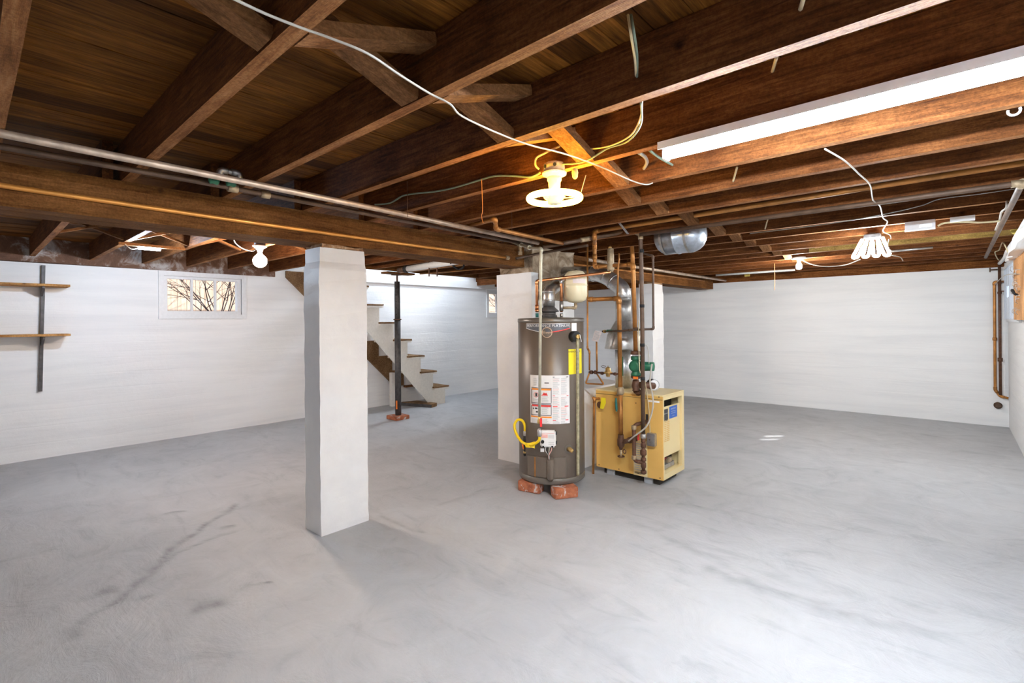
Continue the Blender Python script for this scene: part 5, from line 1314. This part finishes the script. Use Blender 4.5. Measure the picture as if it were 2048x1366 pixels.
# wiring tangle at the right
cable([(.42, 4.6, 2.25), (.40, 5.4, 2.2), (.43, 6.3, 2.22), (.42, 7.2, 2.19), (.45, 8.2, 2.2), (.46, 9.3, 2.22)], .02, 'pvc', 'bundle of white cable sheath along the top of the right wall')
cable([Yp(2016, 505, 7.0), Yp(2006, 485, 7.0), Yp(1998, 500, 7.6), Yp(1990, 505, 8.2), Yp(1997, 520, 8.6), Yp(2003, 514, 9.0)], 0.0054, 'cabley', 'cream cable dangling in the far right ceiling corner')
cable([Yp(2014, 402, 4.6), Yp(2012, 416, 4.6), Yp(2003, 424, 4.7), Yp(1999, 440, 5.1), Yp(1991, 460, 5.3)], .006, 'cable', 'white cable stapled over joists near the right wall')
cable([Yp(1876, 452, 5.09), Yp(1890, 446, 5.09), Yp(1930, 444, 5.09), Yp(1960, 445, 5.09), Yp(2000, 442, 5.09)], .007, 'cabley', 'cream cable from the open junction box toward the right wall')
cable([Yp(2048, 548, 6.9), Yp(2010, 551, 7.6), Yp(1990, 569, 9.35)], .004, 'cable', 'thin pale cord stretched across the right window')
mf = MB().sphere(Yp(2037, 460, 6.2), .05, (1, 1, .7)).jitter(.015, 18); one('foam_blob', mf, 'mastic', 'yellow expanding foam blob on top of the right wall', 'foam')
# open white junction box + cover strip
q0, q1 = Yp(1810, 445, 5.095), Yp(1871, 458, 5.095)
t = thing('junction_box', 'white open junction box on a far joist right of the hanging cable', 'electrical box', ((q0.x + q1.x) / 2, 5.07, q1.z))
obj('back', MB().box((q0.x, 5.07, q1.z), (q1.x, 5.098, q1.z + .075)), 'white', t)
obj('bottom_lip', MB().box((q0.x, 5.02, q1.z - .004), (q1.x, 5.07, q1.z + .006)), 'white', t)
obj('wire_cavity', MB().box((q0.x + .09, 5.062, q1.z + .015), (q1.x - .02, 5.0695, q1.z + .045)), 'galvdull', t)
q0, q1 = Yp(1900, 433, 5.095), Yp(1950, 438, 5.095)
one('box_cover', MB().box((q0.x, 5.05, q1.z - .01), (q1.x, 5.098, q1.z + .025)), 'white', 'small white cover strip on the joist right of the open box', 'cover')
one('corner_foam', MB().box(Yp(1489, 553, 8.98), Yp(1500, 548, 9.02)), 'mastic', 'small yellow block under a joist by the back wall', 'block') 

# ================================================================== WIRING OVERHEAD
zc_ = 2.262
cable([Zp(380, -40, zc_), Zp(455, -8, zc_), Zp(530, 27, zc_), Zp(606, 57, zc_), Zp(660, 76, 2.258), Zp(735, 107, 2.25), Zp(800, 150, 2.25), Zp(858, 186, zc_), Zp(900, 208, 2.25), Zp(925, 233, 2.245), Zp(1000, 268, zc_), Zp(1060, 290, 2.25), Zp(1130, 308, 2.25), Zp(1200, 333, 2.24), Zp(1260, 360, 2.24), Zp(1290, 369, 2.245), Zp(1305, 366, zc_)], .0036, 'cable', 'long thin white cable crossing diagonally under the near joists')
cable([Zp(1650, 298, zc_), Zp(1690, 322, 2.25), Zp(1718, 348, 2.25), Zp(1740, 370, 2.25), Zp(1746, 400, 2.25), Zp(1760, 412, 2.25), Zp(1766, 435, 2.25), Zp(1775, 444, 2.25), Zp(1766, 462, 2.25), Zp(1780, 470, 2.25), Zp(1782, 478, 2.26)], .004, 'cable', 'kinked white cable wandering down the picture over the far joists')
cable([Yp(1778, 478, 5.35), Yp(1776, 495, 5.3), Yp(1783, 502, 5.3), Yp(1781, 510, 5.3), Yp(1800, 514, 6.0), Yp(1806, 522, 6.6)], .004, 'cable', 'thin white cord trailing beside the work light')
YJ = 2.04
cable([Yp(750, 409, YJ - .006), Yp(780, 406, YJ - .006), Yp(805, 392, YJ - .006), Yp(830, 387, YJ - .006), Yp(870, 383, YJ - .006), Yp(910, 375, YJ - .006), Yp(960, 360, YJ - .006), Yp(990, 352, YJ - .006), Yp(1030, 352, YJ - .006), Yp(1060, 354, YJ - .006), Yp(1080, 346, YJ - .03)], .006, 'cableg', 'green-grey cable stapled along the joist left of the ring lamp')
cable([Zp(1256, 30, 2.40), Yp(1262, 70, 1.3), Yp(1270, 120, 1.45), Yp(1272, 152, 1.553)], 0.0041, 'cabley', 'cream cable dropping between joists at top centre')
cable([Zp(1262, 30, 2.40), Yp(1268, 66, 1.3), Yp(1274, 110, 1.45), Yp(1274, 154, 1.553)], 0.0041, 'cableg', 'green-grey cable dropping beside the cream one at top centre')
cable([Yp(1284, 200, 1.62), Yp(1281, 235, 1.75), Yp(1262, 270, 1.85), Yp(1225, 290, 1.95), Yp(1190, 297, 2.0), Yp(1160, 296, 2.0)], 0.0037, 'cabley', 'cream cable sweeping down to the ring lamp box')
cable([Yp(1282, 205, 1.62), Yp(1281, 250, 1.78), Yp(1255, 283, 1.95), Yp(1215, 297, 1.98), Yp(1180, 318, 1.99), Yp(1150, 327, 1.99), Yp(1115, 328, 1.985)], 0.0044, 'cableg', 'green-grey cable running into the ring lamp box from the right')
cable([Yp(1120, 292, 2.02), Yp(1090, 306, 1.95), Yp(1073, 316, 1.94), Yp(1071, 330, 1.94), Yp(1078, 338, 1.96)], 0.0054, 'cabley', 'stiff cream cable looping over the left of the ring lamp box')
cable([Yp(1278, 305, 2.10), Yp(1290, 314, 2.3), Yp(1294, 325, 2.45), Yp(1288, 337, 2.54)], .009, 'cable', 'short curved white cable entering the joist right of the ring lamp')
cable([Yp(1298, 300, 2.1), Yp(1320, 316, 2.35), Yp(1345, 330, 2.543)], .006, 'cableg', 'thin grey-green cable passing into the brightly lit joist')
t = one('wire_nut', MB().lathe(Yp(1150, 345, 1.97), [(.006, -.03), (.013, -.022), (.016, .0), (.012, .018)], 12), 'rag', 'yellowish wire nut hanging right of the ring lamp socket', 'wire nut')
cable([Yp(963, 358, YJ - .02), Yp(964, 385, YJ - .03), Yp(965, 420, YJ - .03), Yp(963, 432, YJ - .03), Yp(966, 446, YJ - .03)], .0022, 'wirecu', 'thin orange string hanging from the joist left of the ring lamp', 'string', name='string')
cable([Yp(1172, 350, 2.0), Yp(1165, 375, 2.0), Yp(1159, 396, 2.0)], .0018, 'cable', 'thin pull cord beside the ring lamp', 'cord', name='string')
q = Yp(1549, 512, 7.5); cable([(q.x, 7.5, 2.268), (q.x, 7.5, 2.0), Yp(1549, 580, 7.5)], .003, 'wirecu', 'thin pull cord hanging before the back wall left of the small bulb', 'cord', name='string')
cable([Yp(1604, 520, 7.15), Yp(1622, 528, 7.1), Yp(1650, 533, 7.05), Yp(1690, 530, 7.0), Yp(1720, 519, 6.5)], .006, 'cable', 'white cable sagging from the small bulb socket to the work light')
cable([Zp(465, 470, 2.25), Zp(470, 485, 2.22), Zp(485, 497, 2.2), Zp(505, 502, 2.2), Zp(512, 496, 2.24)], .006, 'black', 'black cable sagging left of the globe bulb')
cable([Zp(250, 488, 2.24), Zp(262, 498, 2.2), Zp(275, 497, 2.22)], .004, 'cable', 'short white lead at the left end of the strip lamp')
for px, py, Yj, lab in ((1601, 0, 1.553, 'cream cable stub entering the joist at the top edge'), (1545, 125, 2.04, 'cream cable stub between joists right of top centre'), (1466, 345, 2.99, 'pale cable stub behind the brightly lit joist'), (1530, 440, 4.62, 'short white cable dropping between far joists, right of the steel tank')):
    q = Yp(px, py + 18, Yj); q0 = Yp(px + 8, py - 10, Yj - .12)
    cable([q0, (q0 + q) / 2, q], .006, 'cabley', lab, n=3)
q = Yp(2028, 222, 2.5); one('ceiling_hook', MB().tube([q + Vector((math.cos(a) * .016, -.004, math.sin(a) * .016)) for a in [PI * .9 + k * PI * 1.25 / 10 for k in range(11)]], .004, 8), 'white', 'small white cup hook under the brightly lit joist at right edge', 'hook')
# pull-chain wires under pipes
for px, py0, py1, lab in ((815, 389, 430, 'thin rusty wire hanging the pale galvanized pipe'), (1024, 430, 466, 'thin rusty wire left of the chimney pipes')):
    a_ = Zp(px, py1, 2.215); one('hanger_wire', MB().cyl((a_.x, a_.y, 2.2), (a_.x, a_.y, 2.44), .002, 6), 'iron', lab, 'wire')
